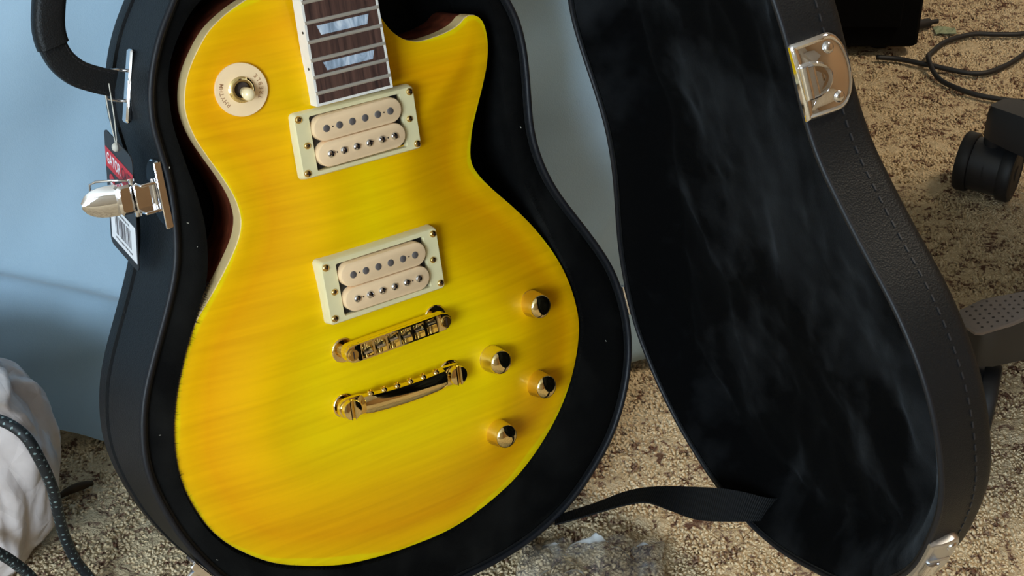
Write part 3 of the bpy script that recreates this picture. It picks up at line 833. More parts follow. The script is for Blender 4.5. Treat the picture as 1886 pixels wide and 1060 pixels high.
    m = MB().lathe([(2.6, 4.6), (3.2, 5.2), (4.0, 10), (4.2, 12.2), (3.8, 14.0), (2.7, 15.2), (1.1, 15.8), (0.05, 15.9)], p0, dv, 24)
    m.build('switch_tip', 'tip_cream', g, fr, xf=tilt, smooth=True, auto=60)
build_guitar()

# ================================================================== CASE
PSI = math.radians(-8); DE = math.radians(80)
HP = np.array((212.0, -50.0, 0.0)); AX = np.array((math.sin(PSI), math.cos(PSI), 0)); PERP = np.array((math.cos(PSI), -math.sin(PSI), 0)); ZV = np.array((0, 0, 1.0))
LU = -PERP * math.cos(DE) + ZV * math.sin(DE); LN = PERP * math.sin(DE) + ZV * math.cos(DE)
def lid_xf(V): return HP + V[:, 0:1] * LU + V[:, 1:2] * AX + V[:, 2:3] * LN      # (u from hinge, along, depth of lid)

def build_case():
    fr = Frame(GM, (40, -213, -77))
    cs = thing('guitar_case', 'open black vinyl hard-shell guitar case standing on the carpet, lid swung to the right', 'guitar case', fr)
    top_l = [(-78, 640), (-76, 500), (-76, 400), (-80, 330), (-90, 280)]
    top_r = [(84, 330), (100, 285), (119, 255), (134, 226)]
    head = [(80, 400), (80, 500), (82, 640), (90, 690), (90, 810), (70, 848), (0, 856), (-66, 848), (-86, 810), (-86, 690)]
    bot = [(-142, -151), (-114, -177), (-68, -200), (-14, -212), (22, -214)]
    out = catmull(top_l + RIML + bot + RIMR[::-1] + top_r + head, 460)
    out = smooth_loop(out, 4)
    n = len(out); Z = lambda P, z: np.c_[P, np.full(len(P), float(z))]
    # outer shell
    m = MB().loops([Z(offset(out, -6), -1.6), Z(offset(out, -3.4), -1.0), Z(out, -1.2), Z(out, -57), Z(offset(out, -2.4), -57.6), Z(offset(out, -2.4), -59.8), Z(offset(out, 1.0), -60.6), Z(offset(out, 1.2), -72),
                    Z(offset(out, -0.5), -75.5), Z(offset(out, -4), -77)])
    V, F = fill(offset(out, -4), 40); m.add(Z(V, -77), F)
    shell = m.build('case_shell', 'vinyl', cs, fr, smooth=True, auto=45); tag(shell, 'black textured vinyl side wall of the case')
    tag(MB().tube(Z(offset(out, -2.0), -0.2), 2.3, 8, closed=True).build('rim_piping', 'piping', shell, fr, smooth=True), 'black piping along the rim')
    # plush lining: padded ledge, pocket wall and pocket floor
    pk = [(-44, 640), (-44, 420), (-46, 300), (-62, 262), (-92, 242), (-113, 213), (-119, 180), (-116, 150), (-112, 122), (-112, 98), (-118, 70), (-131.5, 48), (-141, 33), (-149.5, 17), (-156.5, 0.6), (-162.6, -20.5), (-165.4, -43), (-164.4, -63.4), (-158, -87), (-149.5, -105),
          (-136.5, -122), (-115, -140.6), (-91.5, -153.2), (-62.5, -164.3), (-31.7, -170.4), (-4, -172.6), (24.3, -172.8), (49.6, -169), (76, -161), (98, -150.8), (121, -134), (143, -111.5), (159.2, -85), (168.8, -56), (169, -33), (164, -9), (155.4, 14), (146, 40), (136, 70), (130, 100), (130, 140), (132, 175), (127, 205), (105, 228), (70, 250), (48, 285), (46, 420), (46, 640), (50, 700), (52, 815), (0, 826), (-50, 815), (-48, 700)]
    pk = catmull(pk, 420)
    inn = offset(out, -6.0)
    V, F = fill(inn, 5.5, hole=pk)
    di = dist_poly(V, inn); dp = dist_poly(V, pk)
    low = smoothstep((60 - V[:, 1]) / 30)
    z = -2.2 + (3.2 + 1.0 * low) * smoothstep(di / 9) - (3.0 - 2.6 * low) * (1 - smoothstep(dp / 5)) ** 2
    P3 = Z(V, 0); z += 1.6 * pn(P3, 0.03, 2.0) * smoothstep(di / 10) * smoothstep(dp / 6)
    m = MB().add(np.c_[V, z], F)
    m.loops([np.c_[pk, -1.9 + 3.5 * smoothstep((60 - pk[:, 1]) / 30)], Z(pk, -30), Z(offset(pk, -3), -52)])
    V, F = fill(offset(pk, -3), 14); m.add(Z(V, -52), F)
    ln = m.build('plush_lining', 'velvet_case', cs, fr, smooth=True, auto=70); tag(ln, 'black plush lining round the guitar')
    # plush fibres standing along the pocket edge against the guitar
    m = MB()
    P = resample(pk, 5200); Nn = offset(P, 1) - P
    for p, nn in zip(P, Nn):
        if p[1] > 70: continue
        a = p + nn * random.uniform(0.3, 3.5); l = random.uniform(2.0, 5.0)
        b = a - nn * l + np.array((random.uniform(-1, 1), random.uniform(-1, 1))) * 0.8
        t = np.array((-nn[1], nn[0])) * 0.22; zz = random.uniform(0.6, 1.9)
        m.add([(*(a - t), zz), (*(a + t), zz), (*b, zz + random.uniform(-0.3, 1.2))], [(0, 1, 2)])
    o = m.build('plush_fibres', 'velvet_case', ln, fr, recalc=False); o['kind'] = 'stuff'
    for lx, ly in ((-128.5, 150), (-124, 112), (-121, 95), (137, 112), (188, -70), (-152, -120), (96, -190), (-172, -20)):
        a = random.uniform(0, 3.1); c_, s_ = math.cos(a), math.sin(a)
        MB().box((lx, ly, 1.9), (random.uniform(0.7, 1.5), 0.35, 0.3), ((c_, -s_, 0), (s_, c_, 0), (0, 0, 1))).build('lint_speck', 'string', ln, fr)
    # ---------------- lid
    lt_l = [(137, 520), (136, 440), (126, 360), (70, 310), (45, 280)]
    mapc = lambda x, y: (float(-((np.array((x, y, 0)) - HP) @ PERP)), float((np.array((x, y, 0)) - HP) @ AX))
    LB = [(250, -134.5), (285, -119), (324, -92), (346, -70), (362, -47), (376, -24), (384.5, -3), (389, 24)]
    pts = LIDL + LB + LIDR[::-1] + [(299, 303), (290, 320), (279, 334), (268, 346)]
    pts += [mapc(x, y) for x, y in [(-90, 280), (-80, 330), (-76, 400), (-76, 500), (-78, 640), (-86, 690), (-86, 810), (-66, 848), (0, 856), (70, 848), (90, 810), (90, 690), (82, 640), (80, 500), (80, 400), (84, 330), (100, 285)]]
    lo = smooth_loop(catmull(pts, 460), 4)
    prof = [(-5, 0.4), (-3, 0.0), (0, 0.4), (0, 30), (-0.8, 33.5), (-3.0, 36.5), (-7, 38.6), (-14, 40.0)]
    m = MB().loops([Z(offset(lo, a), b) for a, b in prof])
    V, F = fill(offset(lo, -14), 40); m.add(Z(V, 40), F)
    lid = m.build('lid', 'vinyl', cs, fr, xf=lid_xf, smooth=True, auto=60); tag(lid, 'black vinyl lid standing open on its hinges')
    tag(MB().tube(Z(offset(lo, -1.6), -0.2), 1.9, 8, closed=True).build('lid_piping', 'piping', lid, fr, xf=lid_xf, smooth=True), 'black piping along the lid rim')
    li = offset(lo, -4.5)
    V, F = fill(li, 5.0)
    d = dist_poly(V, li)
    dep = 1.0 + 30 * smoothstep(d / 34) + 3.0 * np.sin(np.clip((d - 10) / 26, 0, 1) * math.pi)
    P3 = Z(V, 0)
    fold = pn(P3 * np.array((1.0, 0.6, 1)), 0.022, 5.0) * 6.0 + np.abs(pn(P3 * np.array((1.0, 0.6, 1)), 0.035, 11.0)) * 4.0 + pn(P3, 0.07, 3.0) * 0.8
    dep = dep + fold * smoothstep((d - 4) / 25)
    dep = np.minimum(dep, 37)
    m = MB().add(np.c_[V, dep], F)
    tag(m.build('lid_lining', 'velvet_lid', lid, fr, xf=lid_xf, smooth=True), 'crushed black velvet inside the lid')
    # stitching along the lid wall
    m = MB(); P = resample(lo, 330); O = offset(P, 0.2)
    for i in range(0, 330):
        if O[i][0] < 60 and O[i][1] < 260: continue
        q = O[i] + (O[(i + 1) % 330] - O[i]) * 0.55; c = (O[i] + q) / 2; t = (q - O[i]); L = np.linalg.norm(t); t /= L
        nn = np.array((t[1], -t[0]))
        m.box((c[0], c[1], 23.0), (L, 0.7, 1.0), ((t[0], nn[0], 0), (t[1], nn[1], 0), (0, 0, 1)))
    o = m.build('stitching', 'stitch', lid, fr, xf=lid_xf); o['kind'] = 'stuff'
    # stitching line along the back seam of the case
    # ---------------- hinges on the right wall
    for a0, a1 in ((-6, 18),):
        m = MB()
        cx = lambda a: HP + AX * a
        m.cyl(cx(a0) + PERP * 1.5 + ZV * 1.5, cx(a1) + PERP * 1.5 + ZV * 1.5, 2.3, 12)
        for k in range(1, 4):
            p = cx(a0 + (a1 - a0) * k / 4) + PERP * 1.5 + ZV * 1.5
            m.lathe([(2.5, -0.4), (2.5, 0.4)], p, AX, 12)
        R1 = np.stack([PERP, AX, ZV], 1)
        m.box(cx((a0 + a1) / 2) + PERP * 1.6 - ZV * 9, (1.2, a1 - a0, 20), R1)
        R2 = np.stack([LN, AX, LU], 1)
        m.box(cx((a0 + a1) / 2) + LN * 7 + LU * 3.0 + PERP * 0.5, (12, a1 - a0, 1.2), R2)
        tag(m.build('hinge', 'chrome', cs, fr, smooth=True, auto=35), 'chrome hinge between case and lid')
    # ---------------- catch plates on the lid wall
    def catch(P, Q, depth, mat='chrome'):
        """P, Q: (u, along) ends of the plate at the rim; plate lies on the outer wall"""
        P = np.array(P, float); Q = np.array(Q, float); t = Q - P; L = np.linalg.norm(t); t /= L
        nr = np.array((t[1], -t[0]));
        if nr @ (P - np.array((200, 60))) < 0: nr = -nr
        def xf(V):      # local: x along rim, y depth, z out of wall
            bow = 2.6 * np.clip(1 - (V[:, 1:2] / depth * 2 - 1) ** 2, 0, 1) + 1.6 * np.clip(1 - (V[:, 0:1] / L * 2 - 1) ** 2, 0, 1)
            A = P + V[:, 0:1] * t + (V[:, 2:3] + bow * (V[:, 2:3] > 0.5)) * nr
            return lid_xf(np.c_[A, V[:, 1]])
        y1 = depth
        outl = [(0, -1.5), (L, -1.5), (L, y1 * 0.62)] + [(L / 2 + L / 2 * math.cos(a), y1 * 0.62 + y1 * 0.38 * math.sin(a)) for a in np.linspace(0.25, math.pi - 0.25, 10)] + [(0, y1 * 0.62)]
        outl = resample(np.array(outl, float), 60)
        m = MB().loops([Z(outl, -0.5), Z(outl, 1.6), Z(offset(outl, -0.8), 2.6), Z(offset(outl, -2.0), 2.9), Z(offset(outl, -3.0), 2.2), Z(offset(outl, -4.2), 1.9)] + [Z((offset(outl, -4.2) - outl.mean(0)) * k + outl.mean(0), h) for k, h in ((0.85, 2.0), (0.65, 2.6), (0.4, 3.3), (0.15, 3.6))], True, False, True)
        # raised D housing round the hook
        D = resample(np.array([(L / 2 - 10.5, 0)] + [(L / 2 + 10.5 * -math.cos(a), 5 + 13 * math.sin(a)) for a in np.linspace(0, math.pi, 12)] + [(L / 2 + 10.5, 0)]), 40)
        m.loops([Z(D, 1.5), Z(D, 3.6), Z(offset(D, -1.0), 4.4), Z(offset(D, -2.2), 4.0), Z(offset(D, -3.2), 3.8)], True, False, True)
        o = m.build('catch_plate', mat, cs, fr, xf=xf, smooth=True, auto=35); tag(o, 'polished chrome catch plate on the lid wall')
        for x in (8, L - 8):
            MB().lathe([(3.6, 1.5), (3.6, 2.6), (3.0, 3.6), (1.8, 4.2), (0.1, 4.4)], (x, y1 * 0.60, 0), n=18).build('rivet', 'steel', o, fr, xf=xf, smooth=True, auto=50)
        m = MB().cyl((L / 2 - 9, 1.2, 4.6), (L / 2 + 9, 1.2, 4.6), 2.6, 16)
        m.cyl((L / 2 - 8, 5.8, 4.2), (L / 2 + 8, 5.8, 4.2), 1.9, 14)
        m.box((L / 2, 3.6, 5.6), (16, 4.2, 1.2))
        m.build('hook', 'chrome', o, fr, xf=xf, smooth=True, auto=40)
    catch((314.6, 213.5), (311.2, 258.0), 33)
    catch((362.5, -46.5), (328.5, -89), 24, 'satin_chrome')
    # ---------------- draw latches on the case wall
    def latch(cx, cy, tx, ty, lever):
        t = np.array((tx, ty), float); t /= np.linalg.norm(t); nr = np.array((-t[1], t[0]))   # nr: outwards
        if nr @ (np.array((cx, cy)) - np.array((10, 20))) < 0: nr = -nr
        def xf(V):      # local: x along rim, y outward, z as case z
            A = np.array((cx, cy)) + V[:, 0:1] * t + V[:, 1:2] * nr
            return np.c_[A, V[:, 2]]
        # base plate on the wall with its folded lip at the rim
        outl = [(-22, 1.0), (22, 1.0), (22, -10)] + [(22 * math.cos(a), -10 - 16 * math.sin(a)) for a in np.linspace(0.2, math.pi - 0.2, 10)] + [(-22, -10)]
        outl = resample(np.array(outl, float), 50)
        m = MB(); L = []
        for off, h in ((0, 0.2), (0, 1.6), (-0.8, 2.3), (-2, 2.3)):
            P = offset(outl, off); L.append(np.c_[P[:, 0], np.full(len(P), h), P[:, 1]])
        m.loops(L, True, False, True)
        m.box((0, 2.6, 1.0), (44, 5.2, 1.6), bev=0.5)
        o = m.build('latch', 'chrome', cs, fr, xf=xf, smooth=True, auto=35); tag(o, 'chrome draw latch on the case wall')
        if not lever:
            MB().box((0, 9, -13), (22, 15, 3), bev=0.8).cyl((-12, 3.5, -13), (12, 3.5, -13), 2.2, 12).build('lever', 'chrome', o, fr, xf=xf, smooth=True, auto=35)
            return
        # link frame
        m = MB().box((0, 11, -8), (19, 14, 2.2), bev=0.6); m.box((-9, 9, -5), (2, 14, 10), bev=0.5); m.box((9, 9, -5), (2, 14, 10), bev=0.5); m.cyl((-11, 5, -6), (11, 5, -6), 2.0, 12)
        m.build('link', 'chrome', o, fr, xf=xf, smooth=True, auto=35)
        m = MB().box((0, 21, -17), (19, 13, 11), bev=1.6)
        m.cyl((-12.5, 16, -14), (12.5, 16, -14), 2.2, 12)
        m.build('lever_block', 'chrome', o, fr, xf=xf, smooth=True, auto=35)
        # spoon-shaped lever
        m = MB(); L = []
        for k in range(9):
            s = k / 8; w = 10.2 * math.sqrt(max(0.02, 1 - (max(0, s - 0.25) / 0.76) ** 2)); y = 26 + 21 * s; zc = -19 - 9 * s
            L.append([(-w + 2 * w * i / 8, y, zc + 3.6 * (1 - (2 * i / 8 - 1) ** 2) * (1 - 0.4 * s)) for i in range(9)])
        L2 = [[(x, y - 0.6, z - 1.6) for x, y, z in r] for r in L]
        m.loops(L, False); m.loops([r[::-1] for r in L2], False)
        edge = lambda A: A[0] + [r[-1] for r in A[1:]] + A[-1][::-1][1:] + [r[0] for r in A[::-1][1:-1]]
        m.loops([edge(L), edge(L2)])
        m.build('lever', 'chrome', o, fr, xf=xf, smooth=True, auto=50)
        # wire bail
        m = MB().tube([(11, 16, -14), (12.5, 26, -22), (12.5, 34, -30), (11, 37, -33), (3, 38, -34), (0, 37, -33)], 0.9, 8)
        m.build('bail', 'steel', o, fr, xf=xf, smooth=True)
    latch(-133.2, 133.5, 0.0, 1.0, True)
    latch(-154.5, -134.0, -0.56, 0.83, False)
    # ---------------- handle
    hz = -35.0
    path = catmull([(-140, 203.5), (-152, 209), (-163, 216), (-171, 227), (-174, 242), (-171, 258), (-163, 280), (-152, 303), (-140, 322), (-128, 335), (-114, 338), (-100, 335)], 60, closed=False)
    path3 = np.c_[path, np.full(60, hz)]
    def sweep(m, P, w, th, i0, i1, bev=1.2, dz=0.0):
        T = np.gradient(P[:, :2], axis=0); T /= np.linalg.norm(T, axis=1)[:, None]; L = []
        for k in range(i0, i1):
            nn = np.array((-T[k][1], T[k][0])); R = rrect(w, th, bev, 4)
            L.append([(P[k][0] + nn[0] * a, P[k][1] + nn[1] * a, P[k][2] + b + dz) for a, b in R])
        m.loops(L, True, True, True)
    m = MB(); sweep(m, path3, 17.0, 8.5, 0, 60, 1.6)
    hd = m.build('handle', 'vinyl', cs, fr, smooth=True, auto=40); tag(hd, 'black leather carrying handle')
    m = MB(); sweep(m, path3, 20.0, 13.0, 15, 47, 4.5, dz=1.2)
    tag(m.build('grip', 'vinyl', hd, fr, smooth=True, auto=40), 'padded black grip sleeve')
    m = MB()
    T = np.gradient(path, axis=0); T /= np.linalg.norm(T, axis=1)[:, None]
    for k in range(1, 15):
        nn = np.array((-T[k][1], T[k][0]))
        for s in (-6.4, 6.4):
            p = path[k] + nn * s; t = T[k]
            m.box((p[0], p[1], hz + 4.35), (1.5, 0.5, 0.4), ((t[0], -t[1], 0), (t[1], t[0], 0), (0, 0, 1)))
    o = m.build('handle_stitching', 'stitch', hd, fr); o['kind'] = 'stuff'
    for (bx, by, tx, ty) in ((-129.6, 199.5, 0.28, 0.96), (-84, 327, 0.22, 0.97)):
        t = np.array((tx, ty)); t /= np.linalg.norm(t); nr = np.array((-t[1], t[0]))
        q = lambda s, o_, z: (bx + t[0] * s + nr[0] * o_, by + t[1] * s + nr[1] * o_, z)
        m = MB()
        R = np.array(((t[0], nr[0], 0), (t[1], nr[1], 0), (0, 0, 1)))
        m.box(q(0, 1.6, hz + 2), (47, 3.8, 8.5), R, bev=1.3)
        tag(m.build('handle_bracket', 'chrome', hd, fr, smooth=True, auto=35), 'chrome handle bracket')
        m = MB().tube([q(9.5, 1, hz + 1), q(9.8, 9, hz + 1), q(9.0, 15, hz), q(0, 17, hz), q(-9.0, 15, hz), q(-9.8, 9, hz + 1), q(-9.5, 1, hz + 1)], 1.1, 8)
        m.build('handle_loop', 'steel', hd, fr, smooth=True)
    # ---------------- lid stay: webbing between case rim and lid
    strap = [((34, 957, 30), (33, 936, 40)), ((49, 952, 41), (48, 930, 51)), ((66, 947, 53), (64, 925, 62)), ((86, 943, 67), (84, 920, 74)), ((105, 937, 77), (100, 914, 82)), ((129, 926, 87), (116, 906, 82)), ((151, 912, 98), (135, 899, 79)), ((167, 905, 101), (155, 891, 84)), ((190, 902, 97), (179, 893, 83)), ((207, 912, 92), (196, 903, 78))]
    GI = np.array(GM.inverted())
    tog = lambda p: (GI[:3, :3] @ (np.array(p, float) * 0.001) + GI[:3, 3]) * 1000
    A = catmull([tog(a) for a, b in strap], 70, closed=False); B = catmull([tog(b) for a, b in strap], 70, closed=False)
    cen = (A + B) / 2
    nrm = np.cross(np.gradient(cen, axis=0), B - A); nrm /= np.linalg.norm(nrm, axis=1)[:, None]
    V = []; UV = []
    for k in range(70):
        for pp, v in ((A[k] + nrm[k] * 0.6, 0.02), (B[k] + nrm[k] * 0.6, 1), (B[k] - nrm[k] * 0.6, 1), (A[k] - nrm[k] * 0.6, 0.02)):
            V.append(pp); UV.append((k * 0.55 + 0.01, v))
    F = []
    for k in range(69):
        for i in range(4): F.append((k * 4 + i, k * 4 + (i + 1) % 4, (k + 1) * 4 + (i + 1) % 4, (k + 1) * 4 + i))
    F += [(3, 2, 1, 0), (276, 277, 278, 279)]
    m = MB().add(V, F, 0, UV)
    tag(m.build('lid_strap', 'webbing', cs, fr, smooth=True, auto=40), 'black ribbed webbing strap holding the lid')
build_case()

# ================================================================== HANG TAG
def build_tag():
    fr = Frame(GM, (-146, 164, -33))
    t = thing('hang_tag', 'black cardboard hang tag with red band and barcode, hanging on the case handle', 'tag', fr)
    # card axes in the (z, y) plane of the wall
    O = np.array((164.0, -56.0)); DX = np.array((-14.5, 42.0)) / 44.4; DY = np.array((-81.0, -29.0)) / 86.0   # (y,z): card right, card down
    X0 = -147.0
    def xf(V):          # local x right, y down, z outwards from the wall
        a = V[:, 0:1] * DX + V[:, 1:2] * DY
        return np.c_[X0 - V[:, 2] - 0.02 * V[:, 1] + 0.004 * (V[:, 1] - 40) * (V[:, 0] - 22) * 0.05, O[0] + a[:, 0], O[1] + a[:, 1]]
    outl = rrect(45, 88, 5, 5, (22.5, 33))
    MB().prism(outl, -0.3, 0.3).build('card', 'card_black', t, fr, xf=xf)
    b = MB().prism([(0.4, 2), (44.6, 2), (44.6, 17), (0.4, 17)], 0.3, 0.42).build('red_band', 'card_red', t, fr, xf=xf)
    m = MB(); V, F = text_mesh('GATOR', 9.0)
    V[:, 0] *= 22 / np.ptp(V[:, 0]); V[:, 1] *= 8.5 / np.ptp(V[:, 1])
    m.add(np.c_[V[:, 0] + 13.5, -V[:, 1] + 9.5, np.full(len(V), 0.5)], F)
    m.build('lettering', 'card_white', t, fr, xf=xf, recalc=False)
    m = MB(); V, F = text_mesh('CASES', 9.0)
    V[:, 0] *= 16.5 / np.ptp(V[:, 0]); V[:, 1] *= 8.5 / np.ptp(V[:, 1])
    m.add(np.c_[V[:, 0] + 34.6, -V[:, 1] + 9.5, np.full(len(V), 0.5)], F)
    m.build('dark_lettering', 'card_dark', t, fr, xf=xf, recalc=False)
    for x, y in ((9, 24), (25, 27)):
        MB().prism(circle(4.2, 18, (x, y)), 0.3, 0.42).build('red_dot', 'card_red', t, fr, xf=xf)
        MB().prism([(x - 3, y + 2), (x + 3, y + 2), (x + 1.5, y + 9), (x - 1.5, y + 9)], 0.3, 0.45).build('white_mark', 'card_white', t, fr, xf=xf)
    lb = MB().prism([(3, 43), (43, 43), (43, 71), (3, 71)], 0.3, 0.45).build('barcode_label', 'card_white', t, fr, xf=xf)
    m = MB(); x = 10.0; r = random.Random(3)
    while x < 35:
        w = r.choice((0.6, 0.9, 1.4)); m.prism([(x, 49), (x + w, 49), (x + w, 64), (x, 64)], 0.45, 0.5); x += w + r.choice((0.6, 0.9, 1.3))
    o = m.build('bars', 'card_dark', lb, fr, xf=xf); o['kind'] = 'stuff'
    m = MB()
    for i in range(9): m.box((12 + i * 2.6, 46.2, 0.47), (1.6, 1.6, 0.06))
    for i in range(12): m.box((11 + i * 2.2, 67.2, 0.47), (1.3, 1.5, 0.06))
    o = m.build('small_print', 'card_dark', lb, fr, xf=xf); o['kind'] = 'stuff'
    # string from the handle loop to the punched hole
    h = xf(np.array([(22, -4.0, 0.4)]))[0]
    for s, e in ((-1.2, (-147.5, 206, -32)), (1.4, (-144.5, 205, -31))):
        MB().tube(catmull([e, ((e[0] + h[0]) / 2, (e[1] + h[1]) / 2, (e[2] + h[2]) / 2 + s * 1.3), h + np.array((0, 2, 0.3 * s)), h], 24, closed=False), 0.42, 6).build('string', 'string', t, fr, smooth=True)
    MB().lathe([(0.6, -3), (2.2, -1.6), (2.4, 0), (2.2, 1.6), (0.8, 3)], h + np.array((-0.8, 3, 0)), (0, 1, 0.2), 10).build('knot', 'string', t, fr, smooth=True)
build_tag()

# ================================================================== OFFICE CHAIR (right edge)
def build_chair():
    hub = np.array((716.0, 1223.0)); fr = Frame(base=(716, 1223, 0))
    t = thing('office_chair', 'swivel office chair on a five-star caster base at the right edge', 'chair', fr)
    c1 = np.array((505.0, 1503.0)); c2 = np.array((385.0, 1110.0))
    a1 = math.atan2(*(c1 - hub)[::-1]); a2 = math.atan2(*(c2 - hub)[::-1])
    R = 350.0; angs = [a1, a2] + [a2 + math.radians(72) * k for k in (1, 2, 3)]
    rads = [np.linalg.norm(c1 - hub), np.linalg.norm(c2 - hub), R, R, R]
    wd = [math.radians(-30.5), math.radians(-20), 0.4, 1.4, 2.2]
    MB().lathe([(44, 78), (48, 84), (48, 128), (40, 140)], (hub[0], hub[1], 0), n=32).build('hub', 'chair_grey', t, fr, smooth=True, auto=40)
    MB().lathe([(26, 138), (26, 300), (16, 300), (16, 400)], (hub[0], hub[1], 0), n=24).build('gas_lift', 'caster_plastic', t, fr, smooth=True, auto=40)
    st = catmull([(210, 200), (-210, 200), (-235, 60), (-235, -60), (-210, -200), (210, -200), (235, -60), (235, 60)], 60) + hub
    Zf = lambda P, z: np.c_[P, np.full(len(P), z)]
    MB().loops([Zf(offset(st, -30), 400), Zf(offset(st, -5), 408), Zf(st, 430), Zf(offset(st, -4), 462), Zf(offset(st, -25), 478), Zf((st - hub) * 0.6 + hub, 484), Zf((st - hub) * 0.2 + hub, 480)], True, True, True).build('seat', 'chair_fabric', t, fr, smooth=True)
    for k, (a, r) in enumerate(zip(angs, rads)):
        e = np.array((math.cos(a), math.sin(a))); s = np.array((-e[1], e[0])); L = []
        for q in (0.10, 0.45, 0.75, 0.90, 0.97, 1.00, 1.01):
            w = np.interp(q, [0.1, 0.75, 0.97, 1.00, 1.01], [29, 24, 22, 19, 14]); zt = np.interp(q, [0.1, 0.95, 1.035], [136, 112, 106]); zb = np.interp(q, [0.1, 0.95, 1.035], [86, 74, 76])
            c = hub + e * r * q
            pts = [(-w, zb), (-w, zt - 9), (-w * 0.78, zt), (w * 0.78, zt), (w, zt - 9), (w, zb)]
            L.append([(c[0] + s[0] * x, c[1] + s[1] * x, z) for x, z in pts])
        lg = MB().loops(L, True, True, True).build('base_leg', 'chair_grey' if k else 'caster_plastic', t, fr, smooth=True, auto=40)
        tag(lg, 'arm of the five-star base')
        if k == 1:
            # perforated foot pad on the arm
            def xp(V): 
                A = hub + V[:, 0:1] * e + V[:, 1:2] * s
                return np.c_[A, V[:, 2] + np.interp(V[:, 0], [0.1 * r, 0.95 * r, 1.035 * r], [136, 112, 106])]
            po = resample(np.array([(r * 1.02, -17), (r * 1.03, 0), (r * 1.02, 17), (r * 0.94, 20), (r * 0.64, 6), (r * 0.625, 0), (r * 0.64, -6), (r * 0.94, -20)]), 50)
            pd = MB().loops([Zf(po, -1.0), Zf(po, 1.2), Zf(offset(po, -1.2), 2.2)], True, False, True).build('foot_pad', 'pad_grey', lg, fr, xf=xp, smooth=True, auto=40)
            tag(pd, 'taupe perforated foot pad')
            m = MB()
            G = np.array([(x, y + (3 if i % 2 else 0)) for i, x in enumerate(np.arange(r * 0.64, r * 1.02, 7.0)) for y in np.arange(-18, 18, 6.0)])
            G = G[inside(G, offset(po, -3.2))]
            for x, y in G: m.lathe([(1.15, 2.2), (1.15, 2.32)], (x, y, 0), n=8)
            o = m.build('dimples', 'pad_dimple', lg, fr, xf=xp); o['kind'] = 'stuff'
        # caster: twin wheel
        cc = hub + e * r; w = np.array((math.cos(wd[k]), math.sin(wd[k]), 0)); c3 = np.array((cc[0], cc[1], 32.0))
        ca = MB().cyl((cc[0], cc[1], 50), (cc[0], cc[1], 72), 10, 16).lathe([(24, -17), (27.5, -16), (27.5, 16), (24, 17)], c3 + np.array((0, 0, 1.5)), w, 30)
        ca = ca.build('caster', 'caster_plastic', t, fr, smooth=True, auto=40); tag(ca, 'black twin-wheel caster')
        for s_ in (-1, 1):
            m = MB().lathe([(25, 15.6), (31, 16.2), (32, 17.5), (32, 27.5), (30.5, 29.6), (25, 30.6), (24, 29.6), (9, 29.8), (8, 31), (0.1, 31.2)], c3, w * s_, 40)
            m.build('wheel', 'rubber', ca, fr, smooth=True, auto=40)
            m = MB().lathe([(28.2, -0.5), (28.2, 15.8)], c3, w * s_, 36); m.build('hood', 'caster_plastic', ca, fr, smooth=True, auto=40)
build_chair()

# ================================================================== BLACK CABINET, CABLES, LITTER ON THE CARPET
def build_cabinet():
    x1, y0 = 500.0, 1832.0; w, d, h = 420.0, 300.0, 520.0
    fr = Frame(base=(x1 - w / 2, y0 + d / 2, 0))
    t = thing('speaker_cabinet', 'black box-shaped speaker cabinet on the carpet behind the lid', 'speaker', fr)
    MB().box((x1 - w / 2, y0 + d / 2, h / 2 + 6), (w, d, h - 12), bev=4).build('cabinet_body', 'cabinet', t, fr, smooth=True, auto=40)
    MB().box((x1 - w / 2, y0 - 2, h / 2 + 6), (w - 50, 8, h - 70), bev=2).build('grille', 'grille', t, fr)
    for sx in (-1, 1):
        for sy in (-1, 1):
            MB().lathe([(14, -1), (16, 14)], (x1 - w / 2 + sx * (w / 2 - 40), y0 + d / 2 + sy * (d / 2 - 40), 0), n=16).build('foot', 'rubber', t, fr, smooth=True, auto=40)
build_cabinet()

def cable(name, label, pts, r, mat, uscale=1.0, n=120):
    P = catmull(pts, n, closed=False); fr = Frame(base=(P[0][0], P[0][1], 0))
    o = MB().tube(P, r, 10, uscale=uscale).build(name, mat, None, fr, smooth=True)
    tag(o, label, 'cable'); return o
cable('power_cable', 'thin black cable looping on the carpet between cabinet and chair',
      [(448, 1818, 6), (474, 1816, 5), (508, 1797, 6), (560, 1776, 5), (600, 1796, 5), (640, 1836, 6), (690, 1890, 5), (745, 1935, 5), (760, 1965, 5), (730, 1968, 5), (690, 1920, 5), (649, 1889, 5), (612, 1886, 5), (582, 1886, 5), (545, 1866, 5), (519, 1833, 5), (507, 1800, 13), (512, 1765, 5), (530, 1736, 5), (556, 1716, 5), (600, 1702, 5), (680, 1690, 5), (780, 1700, 5)], 3.2, 'rubber', n=260)
cable('braided_cable', 'thick dark braided cable with pale flecks lying over the plastic bag',
      [(-560, 925, 170), (-480, 908, 182), (-420, 902, 181), (-376, 895, 178), (-359, 890, 180), (-346, 885, 177), (-337, 882, 168), (-332, 883, 148), (-330, 886, 130), (-330, 890, 112), (-332, 896, 85), (-333, 902, 58), (-330, 906, 32), (-322, 908, 10), (-312, 896, 4), (-306, 868, 4), (-322, 850, 4), (-340, 868, 6), (-354, 884, 25), (-359, 884, 38), (-368, 880, 56), (-376, 876, 69), (-386, 874, 82), (-430, 872, 92), (-520, 874, 80)], 4.2, 'braid', uscale=0.001, n=240)

